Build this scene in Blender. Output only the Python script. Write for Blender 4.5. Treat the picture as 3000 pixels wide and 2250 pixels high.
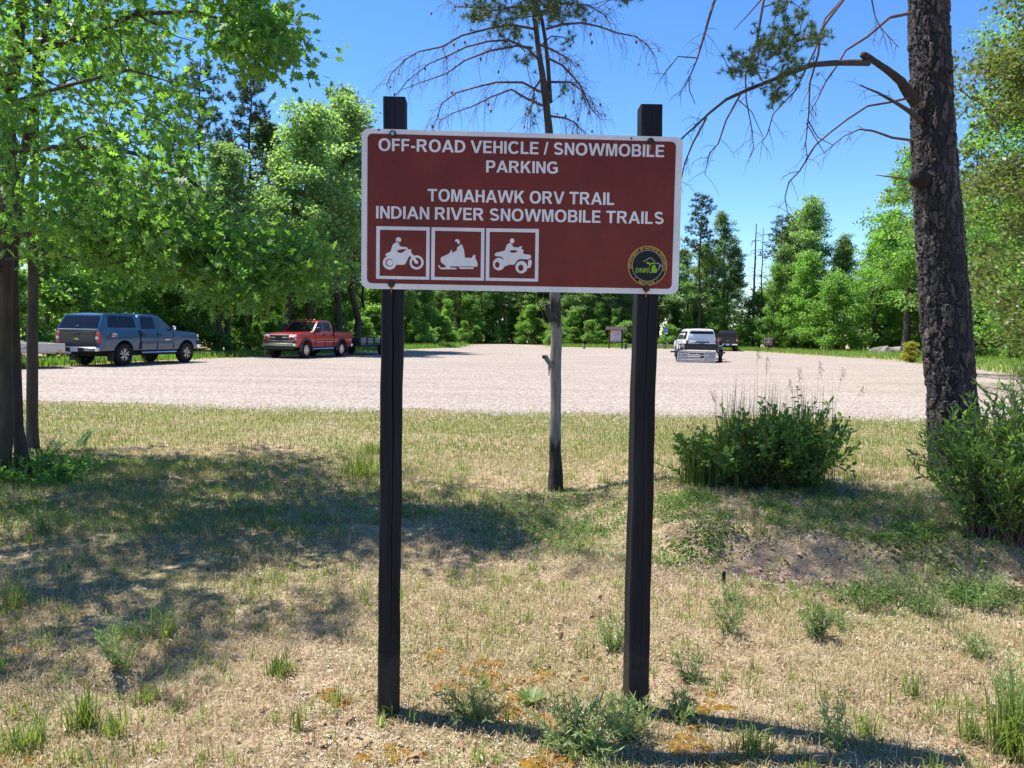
import bpy, math, random
import numpy as np
from mathutils import Vector, Matrix

for o in list(bpy.data.objects): bpy.data.objects.remove(o)
SC = bpy.context.scene
COL = SC.collection
rng = np.random.default_rng(7)
random.seed(7)
rad = math.radians

# ------------------------------------------------------------------ camera
FPX, CAMH, PITCH, ROLL = 2250.0, 1.53, rad(3.865), rad(0.95)
c_f = np.array([0, math.cos(PITCH), -math.sin(PITCH)])
_r0 = np.array([1.0, 0, 0]); _u0 = np.cross(_r0, c_f)
c_r = _r0*math.cos(ROLL) + _u0*math.sin(ROLL)
c_u = _u0*math.cos(ROLL) - _r0*math.sin(ROLL)
CAM = np.array([0, 0, CAMH])
cam = bpy.data.cameras.new('camera'); cam_o = bpy.data.objects.new('camera', cam); COL.objects.link(cam_o)
cam.sensor_width = 36; cam.lens = 36*FPX/3000; cam.clip_start = 0.05; cam.clip_end = 2000
cam_o.matrix_world = Matrix(((c_r[0], c_u[0], -c_f[0], 0), (c_r[1], c_u[1], -c_f[1], 0), (c_r[2], c_u[2], -c_f[2], CAMH), (0, 0, 0, 1)))
SC.camera = cam_o

# ------------------------------------------------------------------ sky, sun, exposure
SUN_EL = rad(64); SUN_DIR = np.array([-0.94, 0.34]); SUN_DIR /= np.linalg.norm(SUN_DIR)
world = bpy.data.worlds.new('World'); SC.world = world; world.use_nodes = True
wn = world.node_tree; bg = wn.nodes['Background']
sky = wn.nodes.new('ShaderNodeTexSky'); sky.sky_type = 'NISHITA'; sky.sun_disc = False
sky.sun_elevation = SUN_EL; sky.sun_rotation = math.atan2(SUN_DIR[0], SUN_DIR[1])
sky.air_density = 1.0; sky.dust_density = 0.0; sky.ozone_density = 6.0; sky.altitude = 400
hs_ = wn.nodes.new('ShaderNodeHueSaturation'); hs_.inputs['Saturation'].default_value = 1.18; hs_.inputs['Hue'].default_value = .505; hs_.inputs['Value'].default_value = .96
wn.links.new(sky.outputs[0], hs_.inputs['Color']); wn.links.new(hs_.outputs[0], bg.inputs[0]); bg.inputs[1].default_value = 0.128
sl = bpy.data.lights.new('sun', 'SUN'); sl.energy = 5.0; sl.angle = rad(0.55); sl.color = (1.0, 0.955, 0.88)
so = bpy.data.objects.new('sun', sl); COL.objects.link(so)
_sd = Vector((SUN_DIR[0]*math.cos(SUN_EL), SUN_DIR[1]*math.cos(SUN_EL), math.sin(SUN_EL)))
so.rotation_euler = _sd.to_track_quat('Z', 'Y').to_euler(); so.location = _sd*60
vs = SC.view_settings; vs.view_transform = 'Standard'; vs.look = 'None'; vs.gamma = 1; vs.use_curve_mapping = False
vs.exposure = 0.96
SC.cycles.max_bounces = 16; SC.cycles.diffuse_bounces = 8; SC.cycles.transmission_bounces = 12

# ------------------------------------------------------------------ geometry helpers
def ray(px, py): return c_f + (px-1500)/FPX*c_r - (py-1125)/FPX*c_u
def at(px, py, Y):
    d = ray(px, py); return CAM + d*(Y/d[1])

_tab = np.random.default_rng(99).random((256, 256))
def vnoise(x, y):
    x = np.asarray(x, float); y = np.asarray(y, float)
    xi = np.floor(x).astype(int); yi = np.floor(y).astype(int); fx = x-xi; fy = y-yi
    fx = fx*fx*(3-2*fx); fy = fy*fy*(3-2*fy)
    g = lambda a, b: _tab[a & 255, b & 255]
    return (g(xi, yi)*(1-fx)+g(xi+1, yi)*fx)*(1-fy)+(g(xi, yi+1)*(1-fx)+g(xi+1, yi+1)*fx)*fy
def fbm(x, y, o=3):
    s = 0; a = .5; t = 0
    x = np.asarray(x, float); y = np.asarray(y, float)
    for i in range(o):
        s = s+a*vnoise(x*2**i+17*i, y*2**i-9*i); t += a; a *= .5
    return s/t
def sst(a, b, x):
    t = np.clip((np.asarray(x, float)-a)/(b-a), 0, 1); return t*t*(3-2*t)
def gz(x, y):
    """height of the ground: a low bank on the right, small lumps, flat from the parking lot on"""
    x = np.asarray(x, float); y = np.asarray(y, float)
    edge = 4.75 + .30*np.sin(x*1.7) + .25*fbm(x*1.3, y*.4)
    bank = .21*sst(0, .38, y-edge)*sst(.5, 1.5, x)*(1-sst(8.2, 12.5, y))
    lump = (.05*(fbm(x*.9, y*.9)-.5)+.032*(fbm(x*4+3, y*4)-.5))*(1-sst(12, 14, y))*sst(1.2, 2.2, np.hypot(x, y))*sst(.12, .7, np.hypot(x+.474, y-3))*sst(.12, .7, np.hypot(x-.522, y-3.05))
    hollow = -.10*np.exp(-(((x+1.66)/.13)**2+((y-3.2)/.10)**2))
    return bank+lump+hollow
def ground(px, py):
    d = ray(px, py); z = 0.0
    for _ in range(8):
        p = CAM + d*((z-CAMH)/d[2]); z = float(gz(p[0], p[1]))
    return np.array([p[0], p[1], z])
def ground_v(px, py):
    d = c_f[None]+((np.asarray(px)-1500)/FPX)[:, None]*c_r[None]-((np.asarray(py)-1125)/FPX)[:, None]*c_u[None]; z = np.zeros(len(d))
    for _ in range(8):
        p = CAM+d*((z-CAMH)/d[:, 2])[:, None]; z = gz(p[:, 0], p[:, 1])
    return np.column_stack([p[:, :2], z])

def mesh_poly(name, V, F):
    """V (n,3); F (m,k) int array of equal-sided faces"""
    V = np.asarray(V, np.float32); F = np.asarray(F, np.int32)
    me = bpy.data.meshes.new(name); m, k = F.shape
    me.vertices.add(len(V)); me.vertices.foreach_set('co', V.ravel())
    me.loops.add(m*k); me.loops.foreach_set('vertex_index', F.ravel())
    me.polygons.add(m); me.polygons.foreach_set('loop_start', np.arange(0, m*k, k, dtype=np.int32))
    me.update(calc_edges=True)
    return me
def smooth(me, ang=None):
    me.polygons.foreach_set('use_smooth', np.ones(len(me.polygons), bool))
    if ang: me.set_sharp_from_angle(angle=rad(ang))
    me.update(); return me

def put(name, me, mat=None, parent=None, label=None, cat=None, group=None, kind=None, loc=None, rotz=None):
    o = bpy.data.objects.new(name, me); COL.objects.link(o)
    if mat is not None and me is not None:
        me.materials.clear(); me.materials.append(mat)
    if parent is not None: o.parent = parent
    if loc is not None: o.location = loc
    if rotz is not None: o.rotation_euler = (0, 0, rotz)
    if label: o['label'] = label
    if cat: o['category'] = cat
    if group: o['group'] = group
    if kind: o['kind'] = kind
    return o
def thing(name, label, cat, loc=(0, 0, 0), rotz=0, group=None):
    return put(name, None, None, None, label, cat, group, None, loc, rotz)

class MB:
    """collects shapes for ONE mesh"""
    def __init__(s): s.v = []; s.f = []
    def add(s, V, F):
        b = len(s.v); s.v += [tuple(map(float, p)) for p in V]; s.f += [tuple(int(i)+b for i in q) for q in F]; return s
    def box(s, c, d, rz=0, taper=1.0, bev=0.0):
        x, y, z = [k/2 for k in d]; t = taper
        if bev > 0:
            b = min(bev, x*.9, y*.9, z*.9); P = []
            for sz in (-1, 1):
                for zz, in_ in ((z-b, 0), (z, b)) if sz > 0 else ((-z, b), (-(z-b), 0)):
                    for (ax, ay) in ((1, 1), (-1, 1), (-1, -1), (1, -1)):
                        X = x-in_; Y = y-in_
                        pts = ((ax*X, ay*(Y-b)), (ax*(X-b), ay*Y)) if ax*ay > 0 else ((ax*(X-b), ay*Y), (ax*X, ay*(Y-b)))
                        for p in pts: P.append((p[0], p[1], zz))
            Fa = []
            for k in range(3):
                for i in range(8): Fa.append((k*8+i, k*8+(i+1) % 8, (k+1)*8+(i+1) % 8, (k+1)*8+i))
            Fa.append(tuple(range(7, -1, -1))); Fa.append(tuple(range(24, 32)))
        else:
            P = [(-x, -y, -z), (x, -y, -z), (x, y, -z), (-x, y, -z), (-x*t, -y*t, z), (x*t, -y*t, z), (x*t, y*t, z), (-x*t, y*t, z)]
            Fa = [(0, 3, 2, 1), (4, 5, 6, 7), (0, 1, 5, 4), (1, 2, 6, 5), (2, 3, 7, 6), (3, 0, 4, 7)]
        cr, sr = math.cos(rz), math.sin(rz)
        s.add([(c[0]+p[0]*cr-p[1]*sr, c[1]+p[0]*sr+p[1]*cr, c[2]+p[2]) for p in P], Fa); return s
    def tube(s, pts, radii, n=6, cap=True):
        V, Fq = tube_arr(np.array(pts, float), np.atleast_1d(radii)*np.ones(len(pts)), n)
        s.add(V, Fq)
        if cap:
            b = len(s.v)-len(V); s.f.append(tuple(b+i for i in range(n-1, -1, -1))); s.f.append(tuple(b+len(V)-n+i for i in range(n)))
        return s
    def lathe(s, prof, n=20, c=(0, 0, 0), axis='z'):
        """prof: list of (r, h), closed loop of faces around the axis"""
        b = len(s.v); m = len(prof); V = []
        for i in range(n):
            a = 2*math.pi*i/n
            for r_, h in prof:
                p = (r_*math.cos(a), r_*math.sin(a), h)
                if axis == 'y': p = (p[0], p[2], -p[1])
                if axis == 'x': p = (p[2], p[0], p[1])
                V.append((c[0]+p[0], c[1]+p[1], c[2]+p[2]))
        Fa = [(i*m+j, ((i+1) % n)*m+j, ((i+1) % n)*m+j+1, i*m+j+1) for i in range(n) for j in range(m-1)]
        s.add(V, Fa); return s
    def poly(s, P, flip=False):
        b = len(s.v); s.v += [tuple(map(float, p)) for p in P]
        s.f.append(tuple(range(b+len(P)-1, b-1, -1)) if flip else tuple(range(b, b+len(P)))); return s
    def slab(s, P, d):
        """closed prism: outline P (3D points) pushed along vector d"""
        n = len(P); Q = [tuple(np.array(p)+np.array(d)) for p in P]
        s.add(list(P)+Q, [tuple(range(n-1, -1, -1)), tuple(range(n, 2*n))]+[(i, (i+1) % n, n+(i+1) % n, n+i) for i in range(n)]); return s
    def mesh(s, name, sm=None):
        me = bpy.data.meshes.new(name); me.from_pydata(s.v, [], s.f); me.update()
        if sm: smooth(me, sm)
        return me
    def build(s, name, mat, parent=None, sm=None, **k):
        return put(name, s.mesh(name, sm), mat, parent, **k)

def tube_arr(P, R, n=6):
    m = len(P); T = np.zeros_like(P); T[1:-1] = P[2:]-P[:-2]; T[0] = P[1]-P[0]; T[-1] = P[-1]-P[-2]
    T /= np.linalg.norm(T, axis=1)[:, None]+1e-9
    a = np.array([0, 0, 1.]) if abs(T[0][2]) < .9 else np.array([1., 0, 0])
    ux = np.cross(T[0], a); ux /= np.linalg.norm(ux); V = np.zeros((m, n, 3)); an = np.arange(n)*2*math.pi/n
    for i in range(m):
        ux = ux-T[i]*np.dot(ux, T[i]); ux /= np.linalg.norm(ux)+1e-9; uy = np.cross(T[i], ux)
        V[i] = P[i]+R[i]*(np.cos(an)[:, None]*ux+np.sin(an)[:, None]*uy)
    i, j = np.meshgrid(np.arange(m-1), np.arange(n), indexing='ij'); j2 = (j+1) % n
    return V.reshape(-1, 3), np.stack([i*n+j, i*n+j2, (i+1)*n+j2, (i+1)*n+j], -1).reshape(-1, 4)

class QB:
    """fast collector of equal-sided faces (numpy)"""
    def __init__(s): s.V = []; s.F = []; s.n = 0
    def add(s, V, F):
        s.V.append(np.asarray(V, float)); s.F.append(np.asarray(F)+s.n); s.n += len(V)
    def tube(s, P, R, n=5): s.add(*tube_arr(np.asarray(P, float), np.asarray(R, float)*np.ones(len(P)), n))
    def mesh(s, name, sm=False):
        me = mesh_poly(name, np.concatenate(s.V), np.concatenate(s.F))
        return smooth(me) if sm else me

def unit(v): v = np.asarray(v, float); return v/(np.linalg.norm(v, axis=-1, keepdims=True)+1e-9)
T_RHOMB = (np.array([(0, 0, 0), (.45, .5, .07), (1, 0, 0), (.45, -.5, .07)]), np.array([(0, 1, 2), (0, 2, 3)]))
T_OVAL = (np.array([(0, 0, 0), (.28, .42, .09), (.68, .36, .08), (1, 0, -.08), (.68, -.36, .08), (.28, -.42, .09)]), np.array([(0, 1, 2), (0, 2, 3), (0, 3, 4), (0, 4, 5)]))
_ok = [(0, 0), (.16, .10), (.24, .30), (.33, .12), (.47, .50), (.55, .13), (.72, .42), (.76, .11), (1, 0)]
_ov = [(.42, 0, 0)]+[(a, b, .10*abs(b)) for a, b in _ok]+[(a, -b, .10*abs(b)) for a, b in _ok[-2:0:-1]]
T_OAK = (np.array(_ov), np.array([(0, i, i % (len(_ov)-1)+1) for i in range(1, len(_ov))]))
T_NEEDLE = (np.array([(0, .5, 0), (0, -.5, 0), (1, 0, 0)]), np.array([(0, 1, 2)]))
def leaves(P, D, N, L, W, T):
    P = np.asarray(P, float); D = unit(D); B = unit(np.cross(N, D)); N = np.cross(D, B)
    L = np.broadcast_to(L, len(P))[:, None, None]; W = np.broadcast_to(W, len(P))[:, None, None]
    t, f = T; k = len(t)
    V = P[:, None]+D[:, None]*t[None, :, 0:1]*L+B[:, None]*t[None, :, 1:2]*W+N[:, None]*t[None, :, 2:3]*W
    F = f[None]+(np.arange(len(P))*k)[:, None, None]
    return V.reshape(-1, 3), F.reshape(-1, f.shape[1])
def blades(P, h, a, bend, w):
    n = len(P); t = np.stack([-np.sin(a), np.cos(a), 0*a], 1); l = np.stack([np.cos(a), np.sin(a), 0*a], 1); up = np.array([0, 0, 1.])
    h = h[:, None]; bend = bend[:, None]; w = np.broadcast_to(w, n)[:, None]
    m = P+up*h*.55*(1-.3*bend)+l*h*.25*bend; e = P+up*h*(1-.75*bend)+l*h*.75*bend
    V = np.stack([P-t*w/2, P+t*w/2, m-t*w*.38, m+t*w*.38, e], 1).reshape(-1, 3)
    F = (np.arange(n)*5)[:, None, None]+np.array([(0, 1, 3), (0, 3, 2), (2, 3, 4)])[None]
    return V, F.reshape(-1, 3)
def rdir(n, zb=0.0):
    v = rng.normal(size=(n, 3)); v = unit(v); v[:, 2] += zb; return unit(v)

# ------------------------------------------------------------------ materials
def newmat(name):
    m = bpy.data.materials.new(name); m.use_nodes = True; nt = m.node_tree
    return m, nt, nt.nodes['Principled BSDF'], nt.nodes['Material Output']
def nd(nt, t, **k):
    n = nt.nodes.new(t)
    for a, b in k.items():
        if hasattr(n, a): setattr(n, a, b)
        else: n.inputs[a].default_value = b
    return n
def ramp(nt, stops, interp='LINEAR'):
    r = nt.nodes.new('ShaderNodeValToRGB'); r.color_ramp.interpolation = interp; e = r.color_ramp.elements
    while len(e) < len(stops): e.new(0.5)
    for i, (p, c) in enumerate(stops): e[i].position = p; e[i].color = (*c, 1)
    return r
def pos(nt): return nt.nodes.new('ShaderNodeNewGeometry').outputs['Position']
def objc(nt): return nt.nodes.new('ShaderNodeTexCoord').outputs['Object']
def noise(nt, co, scale, detail=4, rough=.6, stretch=None):
    if stretch:
        mp = nt.nodes.new('ShaderNodeMapping'); mp.inputs['Scale'].default_value = stretch; nt.links.new(co, mp.inputs[0]); co = mp.outputs[0]
    n = nt.nodes.new('ShaderNodeTexNoise'); n.inputs['Scale'].default_value = scale; n.inputs['Detail'].default_value = detail; n.inputs['Roughness'].default_value = rough
    nt.links.new(co, n.inputs['Vector']); return n.outputs[0]
def mixc(nt, f, a, b, mode='MIX'):
    m = nt.nodes.new('ShaderNodeMix'); m.data_type = 'RGBA'; m.blend_type = mode
    for s, v in ((0, f), (6, a), (7, b)):
        if hasattr(v, 'is_output'): nt.links.new(v, m.inputs[s])
        elif s == 0: m.inputs[0].default_value = v
        else: m.inputs[s].default_value = (*v, 1)
    return m.outputs[2]
def bump(nt, b, h, st=.4, dist=.02):
    n = nt.nodes.new('ShaderNodeBump'); n.inputs['Strength'].default_value = st; n.inputs['Distance'].default_value = dist
    nt.links.new(h, n.inputs['Height']); nt.links.new(n.outputs[0], b.inputs['Normal'])
def simple(name, c, rough=.6, metal=0.0, var=.12, scale=8, spec=.5, coat=0.0, bmp=0.0, stretch=None):
    m, nt, b, out = newmat(name)
    co = objc(nt); n = noise(nt, co, scale, 5, .6, stretch)
    d = tuple(x*(1-var) for x in c); l = tuple(min(1, x*(1+var)) for x in c)
    r = ramp(nt, [(.3, d), (.7, l)]); nt.links.new(n, r.inputs[0]); nt.links.new(r.outputs[0], b.inputs['Base Color'])
    b.inputs['Roughness'].default_value = rough; b.inputs['Metallic'].default_value = metal
    b.inputs['Specular IOR Level'].default_value = spec; b.inputs['Coat Weight'].default_value = coat; b.inputs['Coat Roughness'].default_value = .08
    if bmp: bump(nt, b, n, bmp, .01)
    return m
def leafmat(name, cols, trans=.42, tgain=1.7, rough=.45, spec=.45):
    m, nt, b, out = newmat(name)
    g = nt.nodes.new('ShaderNodeNewGeometry'); oi = nt.nodes.new('ShaderNodeObjectInfo')
    k = len(cols)
    r = ramp(nt, [(i/(k-1) if k > 1 else 0, c) for i, c in enumerate(cols)]); nt.links.new(g.outputs['Random Per Island'], r.inputs[0])
    hs = nt.nodes.new('ShaderNodeHueSaturation'); nt.links.new(r.outputs[0], hs.inputs['Color'])
    mr = nd(nt, 'ShaderNodeMapRange'); mr.inputs['To Min'].default_value = .8; mr.inputs['To Max'].default_value = 1.25
    nt.links.new(oi.outputs['Random'], mr.inputs[0]); nt.links.new(mr.outputs[0], hs.inputs['Value'])
    nt.links.new(hs.outputs[0], b.inputs['Base Color']); b.inputs['Roughness'].default_value = rough; b.inputs['Specular IOR Level'].default_value = spec
    tr = nt.nodes.new('ShaderNodeBsdfTranslucent')
    tc = mixc(nt, 1.0, hs.outputs[0], (tgain*1.0, tgain*1.05, tgain*.45), 'MULTIPLY'); nt.links.new(tc, tr.inputs[0])
    ms = nt.nodes.new('ShaderNodeMixShader'); ms.inputs[0].default_value = trans
    nt.links.new(b.outputs[0], ms.inputs[1]); nt.links.new(tr.outputs[0], ms.inputs[2]); nt.links.new(ms.outputs[0], out.inputs[0])
    return m
def barkmat(name, c1, c2, scale=14, st=.7):
    m, nt, b, out = newmat(name); co = objc(nt)
    n = noise(nt, co, scale, 6, .65, (1, 1, .22)); n2 = noise(nt, co, 2.2, 3)
    r = ramp(nt, [(.3, c1), (.68, c2)]); nt.links.new(n, r.inputs[0])
    c = mixc(nt, n2, r.outputs[0], tuple(x*.6 for x in c2)); nt.links.new(c, b.inputs['Base Color'])
    b.inputs['Roughness'].default_value = .9; b.inputs['Specular IOR Level'].default_value = .2; bump(nt, b, n, st, .03)
    return m

M = {}
M['leaf_oak'] = leafmat('oak_leaves', [(.050, .11, .033), (.07, .145, .038), (.11, .20, .045), (.06, .12, .048)], .55, 2.5, .5, .4)
M['leaf_a'] = leafmat('wood_leaves', [(.095, .16, .07), (.12, .195, .08), (.165, .24, .10), (.10, .17, .085)], .52, 2.4, .48, .55)
M['leaf_b'] = leafmat('maple_leaves', [(.080, .165, .042), (.105, .205, .048), (.15, .255, .065)], .54, 2.4, .5, .45)
M['leaf_y'] = leafmat('yellowing_leaves', [(.075, .125, .035), (.10, .145, .04), (.16, .155, .055), (.085, .135, .04)], .48, 1.8, .45, .5)
M['leaf_yellow'] = leafmat('yellow_leaves', [(.25, .25, .02), (.35, .30, .03), (.12, .2, .03)], .4, 1.4)
M['needle'] = leafmat('pine_needles', [(.035, .07, .028), (.055, .095, .032), (.085, .125, .042)], .3, 1.6, .5, .4)
M['bush'] = leafmat('bush_leaves', [(.09, .18, .045), (.125, .22, .055), (.17, .26, .065), (.13, .19, .06)], .52, 2.4, .5, .4)
M['lance'] = leafmat('lance_leaves', [(.08, .155, .04), (.11, .195, .05), (.16, .25, .065)], .48, 2.2, .5, .35)
M['cover'] = leafmat('cover_leaves', [(.06, .13, .02), (.10, .19, .03), (.15, .23, .05)], .4, 1.7)
M['sage'] = leafmat('silver_weed', [(.17, .23, .10), (.24, .31, .13), (.31, .37, .18)], .42, 1.3, .6, .3)
M['grass'] = leafmat('green_grass', [(.11, .17, .03), (.15, .22, .04), (.24, .27, .07), (.13, .20, .04)], .4, 1.6, .5, .4)
M['verge'] = leafmat('verge_grass', [(.09, .19, .03), (.13, .25, .04), (.17, .26, .05)], .4, 1.6, .5, .3)
M['straw'] = leafmat('dry_straw', [(.38, .28, .15), (.48, .38, .225), (.62, .52, .35), (.34, .225, .12), (.28, .25, .09)], .25, 1.0, .65, .3)
M['litter'] = leafmat('leaf_litter', [(.22, .14, .085), (.42, .31, .21), (.60, .50, .38), (.74, .67, .56), (.30, .18, .10)], .12, 1.0, .7, .3)
M['bark'] = barkmat('wood_bark', (.028, .022, .018), (.11, .092, .075))
M['bark_grey'] = barkmat('grey_bark', (.06, .052, .045), (.19, .17, .145), 10)
M['bark_dark'] = barkmat('pine_base_bark', (.012, .010, .009), (.045, .035, .03), 18)
M['twig'] = simple('dead_twig', (.12, .075, .07), .85, var=.3, scale=12, spec=.2)

# ------------------------------------------------------------------ setting: ground, gravel lot
def axis(lo, hi, step, far_lo, far_hi):
    a = list(np.arange(lo, hi+1e-6, step)); s = step
    while a[-1] < far_hi: s *= 1.35; a.append(a[-1]+s)
    s = step
    while a[0] > far_lo: s *= 1.35; a.insert(0, a[0]-s)
    return np.array(a)
gx = axis(-11, 11, .085, -420, 420); gy = axis(1.5, 14.5, .075, -120, 700)
GX, GY = np.meshgrid(gx, gy, indexing='ij'); V = np.stack([GX, GY, gz(GX, GY)], -1).reshape(-1, 3)
n1, n2 = GX.shape; i, j = np.meshgrid(np.arange(n1-1), np.arange(n2-1), indexing='ij')
Fq = np.stack([i*n2+j, (i+1)*n2+j, (i+1)*n2+j+1, i*n2+j+1], -1).reshape(-1, 4)
m, nt, b, out = newmat('sandy_turf'); P = pos(nt)
n_f = noise(nt, P, 55, 6, .7); n_m = noise(nt, P, 7, 5, .65); n_l = noise(nt, P, 1.1, 4, .6); n_g = noise(nt, P, .55, 4, .6)
r1 = ramp(nt, [(.30, (.10, .065, .045)), (.42, (.30, .215, .145)), (.54, (.50, .39, .28)), (.70, (.74, .65, .52))]); nt.links.new(n_f, r1.inputs[0])
r2 = ramp(nt, [(.36, (.42, .33, .28)), (.58, (1.08, 1.02, .92))]); nt.links.new(n_m, r2.inputs[0])
c = mixc(nt, 1.0, r1.outputs[0], r2.outputs[0], 'MULTIPLY')
fm = ramp(nt, [(.52, (0, 0, 0)), (.68, (.75, .75, .75))]); nt.links.new(n_l, fm.inputs[0])
c = mixc(nt, fm.outputs[0], c, (.45, .345, .285))            # bare pinkish sand
fg = ramp(nt, [(.42, (0, 0, 0)), (.62, (.6, .6, .6))]); nt.links.new(n_g, fg.inputs[0])
c = mixc(nt, fg.outputs[0], c, (.22, .22, .08))             # thin moss and turf
vm = nt.nodes.new('ShaderNodeMapping'); vm.inputs['Location'].default_value = (-1.65/.75, -4.9/.34, 0); vm.inputs['Scale'].default_value = (1/.75, 1/.34, 0); nt.links.new(P, vm.inputs[0]); vl = nt.nodes.new('ShaderNodeVectorMath'); vl.operation = 'LENGTH'; nt.links.new(vm.outputs[0], vl.inputs[0])
sm_ = nt.nodes.new('ShaderNodeMath'); sm_.operation = 'MULTIPLY_ADD'; sm_.inputs[1].default_value = 1.2; nt.links.new(n_m, sm_.inputs[0]); nt.links.new(vl.outputs['Value'], sm_.inputs[2])
rb = ramp(nt, [(0, (.65, .65, .65)), (1.0, (0, 0, 0))]); dv2 = nt.nodes.new('ShaderNodeMath'); dv2.operation = 'DIVIDE'; dv2.inputs[1].default_value = 1.9; nt.links.new(sm_.outputs[0], dv2.inputs[0]); rb.color_ramp.elements[0].position = .62; nt.links.new(dv2.outputs[0], rb.inputs[0])
soil = ramp(nt, [(.3, (.09, .06, .05)), (.55, (.25, .18, .145)), (.75, (.40, .31, .255))]); nt.links.new(n_f, soil.inputs[0]); c = mixc(nt, rb.outputs[0], c, soil.outputs[0])
nt.links.new(c, b.inputs['Base Color']); b.inputs['Roughness'].default_value = .95; b.inputs['Specular IOR Level'].default_value = .15
bump(nt, b, n_f, .8, .03)
M['ground'] = m
put('ground', smooth(mesh_poly('ground', V, Fq)), m, kind='structure')

LOT = [(-26, 15.4), (-9.3, 14.75), (0, 14.3), (7.4, 14.3), (27, 14.6), (27, 20), (23.2, 24), (20.9, 31.3), (24.0, 43), (26.4, 54), (25.0, 60.5), (24.4, 68), (23.8, 79), (14, 84),
       (7.3, 82.8), (3.6, 84), (2.4, 91), (1.0, 95.5), (-2.0, 95.5), (-3.2, 91), (-4.6, 82), (-5.2, 72.4), (-8, 64), (-10, 56), (-12, 47), (-13.2, 41), (-14.75, 37.6), (-15.8, 32), (-16.7, 25.9), (-19, 22), (-26, 20)]
def lot_edge():
    R = []
    for k in range(len(LOT)):
        a = np.array(LOT[k]); c_ = np.array(LOT[(k+1) % len(LOT)]); L = np.linalg.norm(c_-a)
        near = a[1] < 16 and c_[1] < 16; st = .07 if near and abs(a[0]) < 12 else .4
        nrm = np.array([-(c_-a)[1], (c_-a)[0]])/L
        for t in np.arange(0, L, st):
            p = a+(c_-a)*t/L
            w = (fbm(p[0]*.6, p[1]*.6+5)-.5)*2.4+(fbm(p[0]*5, p[1]*5)-.5)*.9
            R.append(p+nrm*w*(1 if near else 1.3))
    return R
E_ = lot_edge()
m, nt, b, out = newmat('gravel'); P = pos(nt)
vo = nt.nodes.new('ShaderNodeTexVoronoi'); vo.inputs['Scale'].default_value = 26; nt.links.new(P, vo.inputs['Vector'])
sep = nt.nodes.new('ShaderNodeSeparateColor'); nt.links.new(vo.outputs['Color'], sep.inputs[0])
r1 = ramp(nt, [(0, (.22, .18, .15)), (.3, (.38, .325, .28)), (.7, (.48, .42, .37)), (1, (.65, .585, .53))]); nt.links.new(sep.outputs[0], r1.inputs[0])
n_s = noise(nt, P, 1.0, 6, .7, (.10, .8, 1)); n_l = noise(nt, P, .16, 4, .6); n_h = noise(nt, P, 9, 4, .7)
r2 = ramp(nt, [(.34, (.86, .83, .80)), (.50, (.97, .96, .94)), (.64, (1.04, 1.03, 1.02))]); nt.links.new(n_s, r2.inputs[0])
r3 = ramp(nt, [(.3, (.86, .84, .84)), (.7, (1.0, .99, .97))]); nt.links.new(n_l, r3.inputs[0])
r4 = ramp(nt, [(.32, (.62, .58, .56)), (.6, (1.0, 1.0, 1.0))]); nt.links.new(n_h, r4.inputs[0])
c = mixc(nt, 1, r1.outputs[0], r2.outputs[0], 'MULTIPLY'); c = mixc(nt, 1, c, r3.outputs[0], 'MULTIPLY'); c = mixc(nt, 1, c, r4.outputs[0], 'MULTIPLY')
nt.links.new(c, b.inputs['Base Color']); b.inputs['Roughness'].default_value = .95; b.inputs['Specular IOR Level'].default_value = .15
bump(nt, b, vo.outputs['Distance'], .9, .03)
M['gravel'] = m
from mathutils.geometry import delaunay_2d_cdt
_g = [Vector((x, y)) for x in np.arange(-24, 27, 1.5) for y in np.arange(16.5, 95, 1.5)]
_v, _e, _f, _, _, _ = delaunay_2d_cdt([Vector(p) for p in E_]+_g, [(k, (k+1) % len(E_)) for k in range(len(E_))], [], 1, 1e-4)
mb = MB(); mb.add([(p[0], p[1], .006) for p in _v], [tuple(f_) for f_ in _f]); mb.build('gravel_parking_lot', m, kind='structure')
# loose stones along the near rim of the lot
N = 4500; x = rng.uniform(-13, 13, N); y = 14.35+.03*np.abs(x)*(x < 0)*1.0+rng.normal(.2, 1.0, N); y = np.where(y > 17.5, 15, y)
s = rng.uniform(.010, .028, N); OCT = np.array([(1, 0, 0), (0, 1, 0), (-1, 0, 0), (0, -1, 0), (0, 0, .7), (0, 0, -.3)])
jit = rng.uniform(.6, 1.3, (N, 6, 1)); V = np.stack([x, y, gz(x, y)+.008], 1)[:, None]+OCT[None]*s[:, None, None]*jit
F_ = np.array([(0, 1, 4), (1, 2, 4), (2, 3, 4), (3, 0, 4)])[None]+(np.arange(N)*6)[:, None, None]
M['stone'] = leafmat('loose_stones', [(.24, .19, .16), (.36, .30, .26), (.47, .41, .36), (.56, .51, .46)], 0.0, 1, .9, .2)
put('loose_gravel', mesh_poly('loose_gravel', V.reshape(-1, 3), F_.reshape(-1, 3)), M['stone'], kind='stuff')

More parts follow.
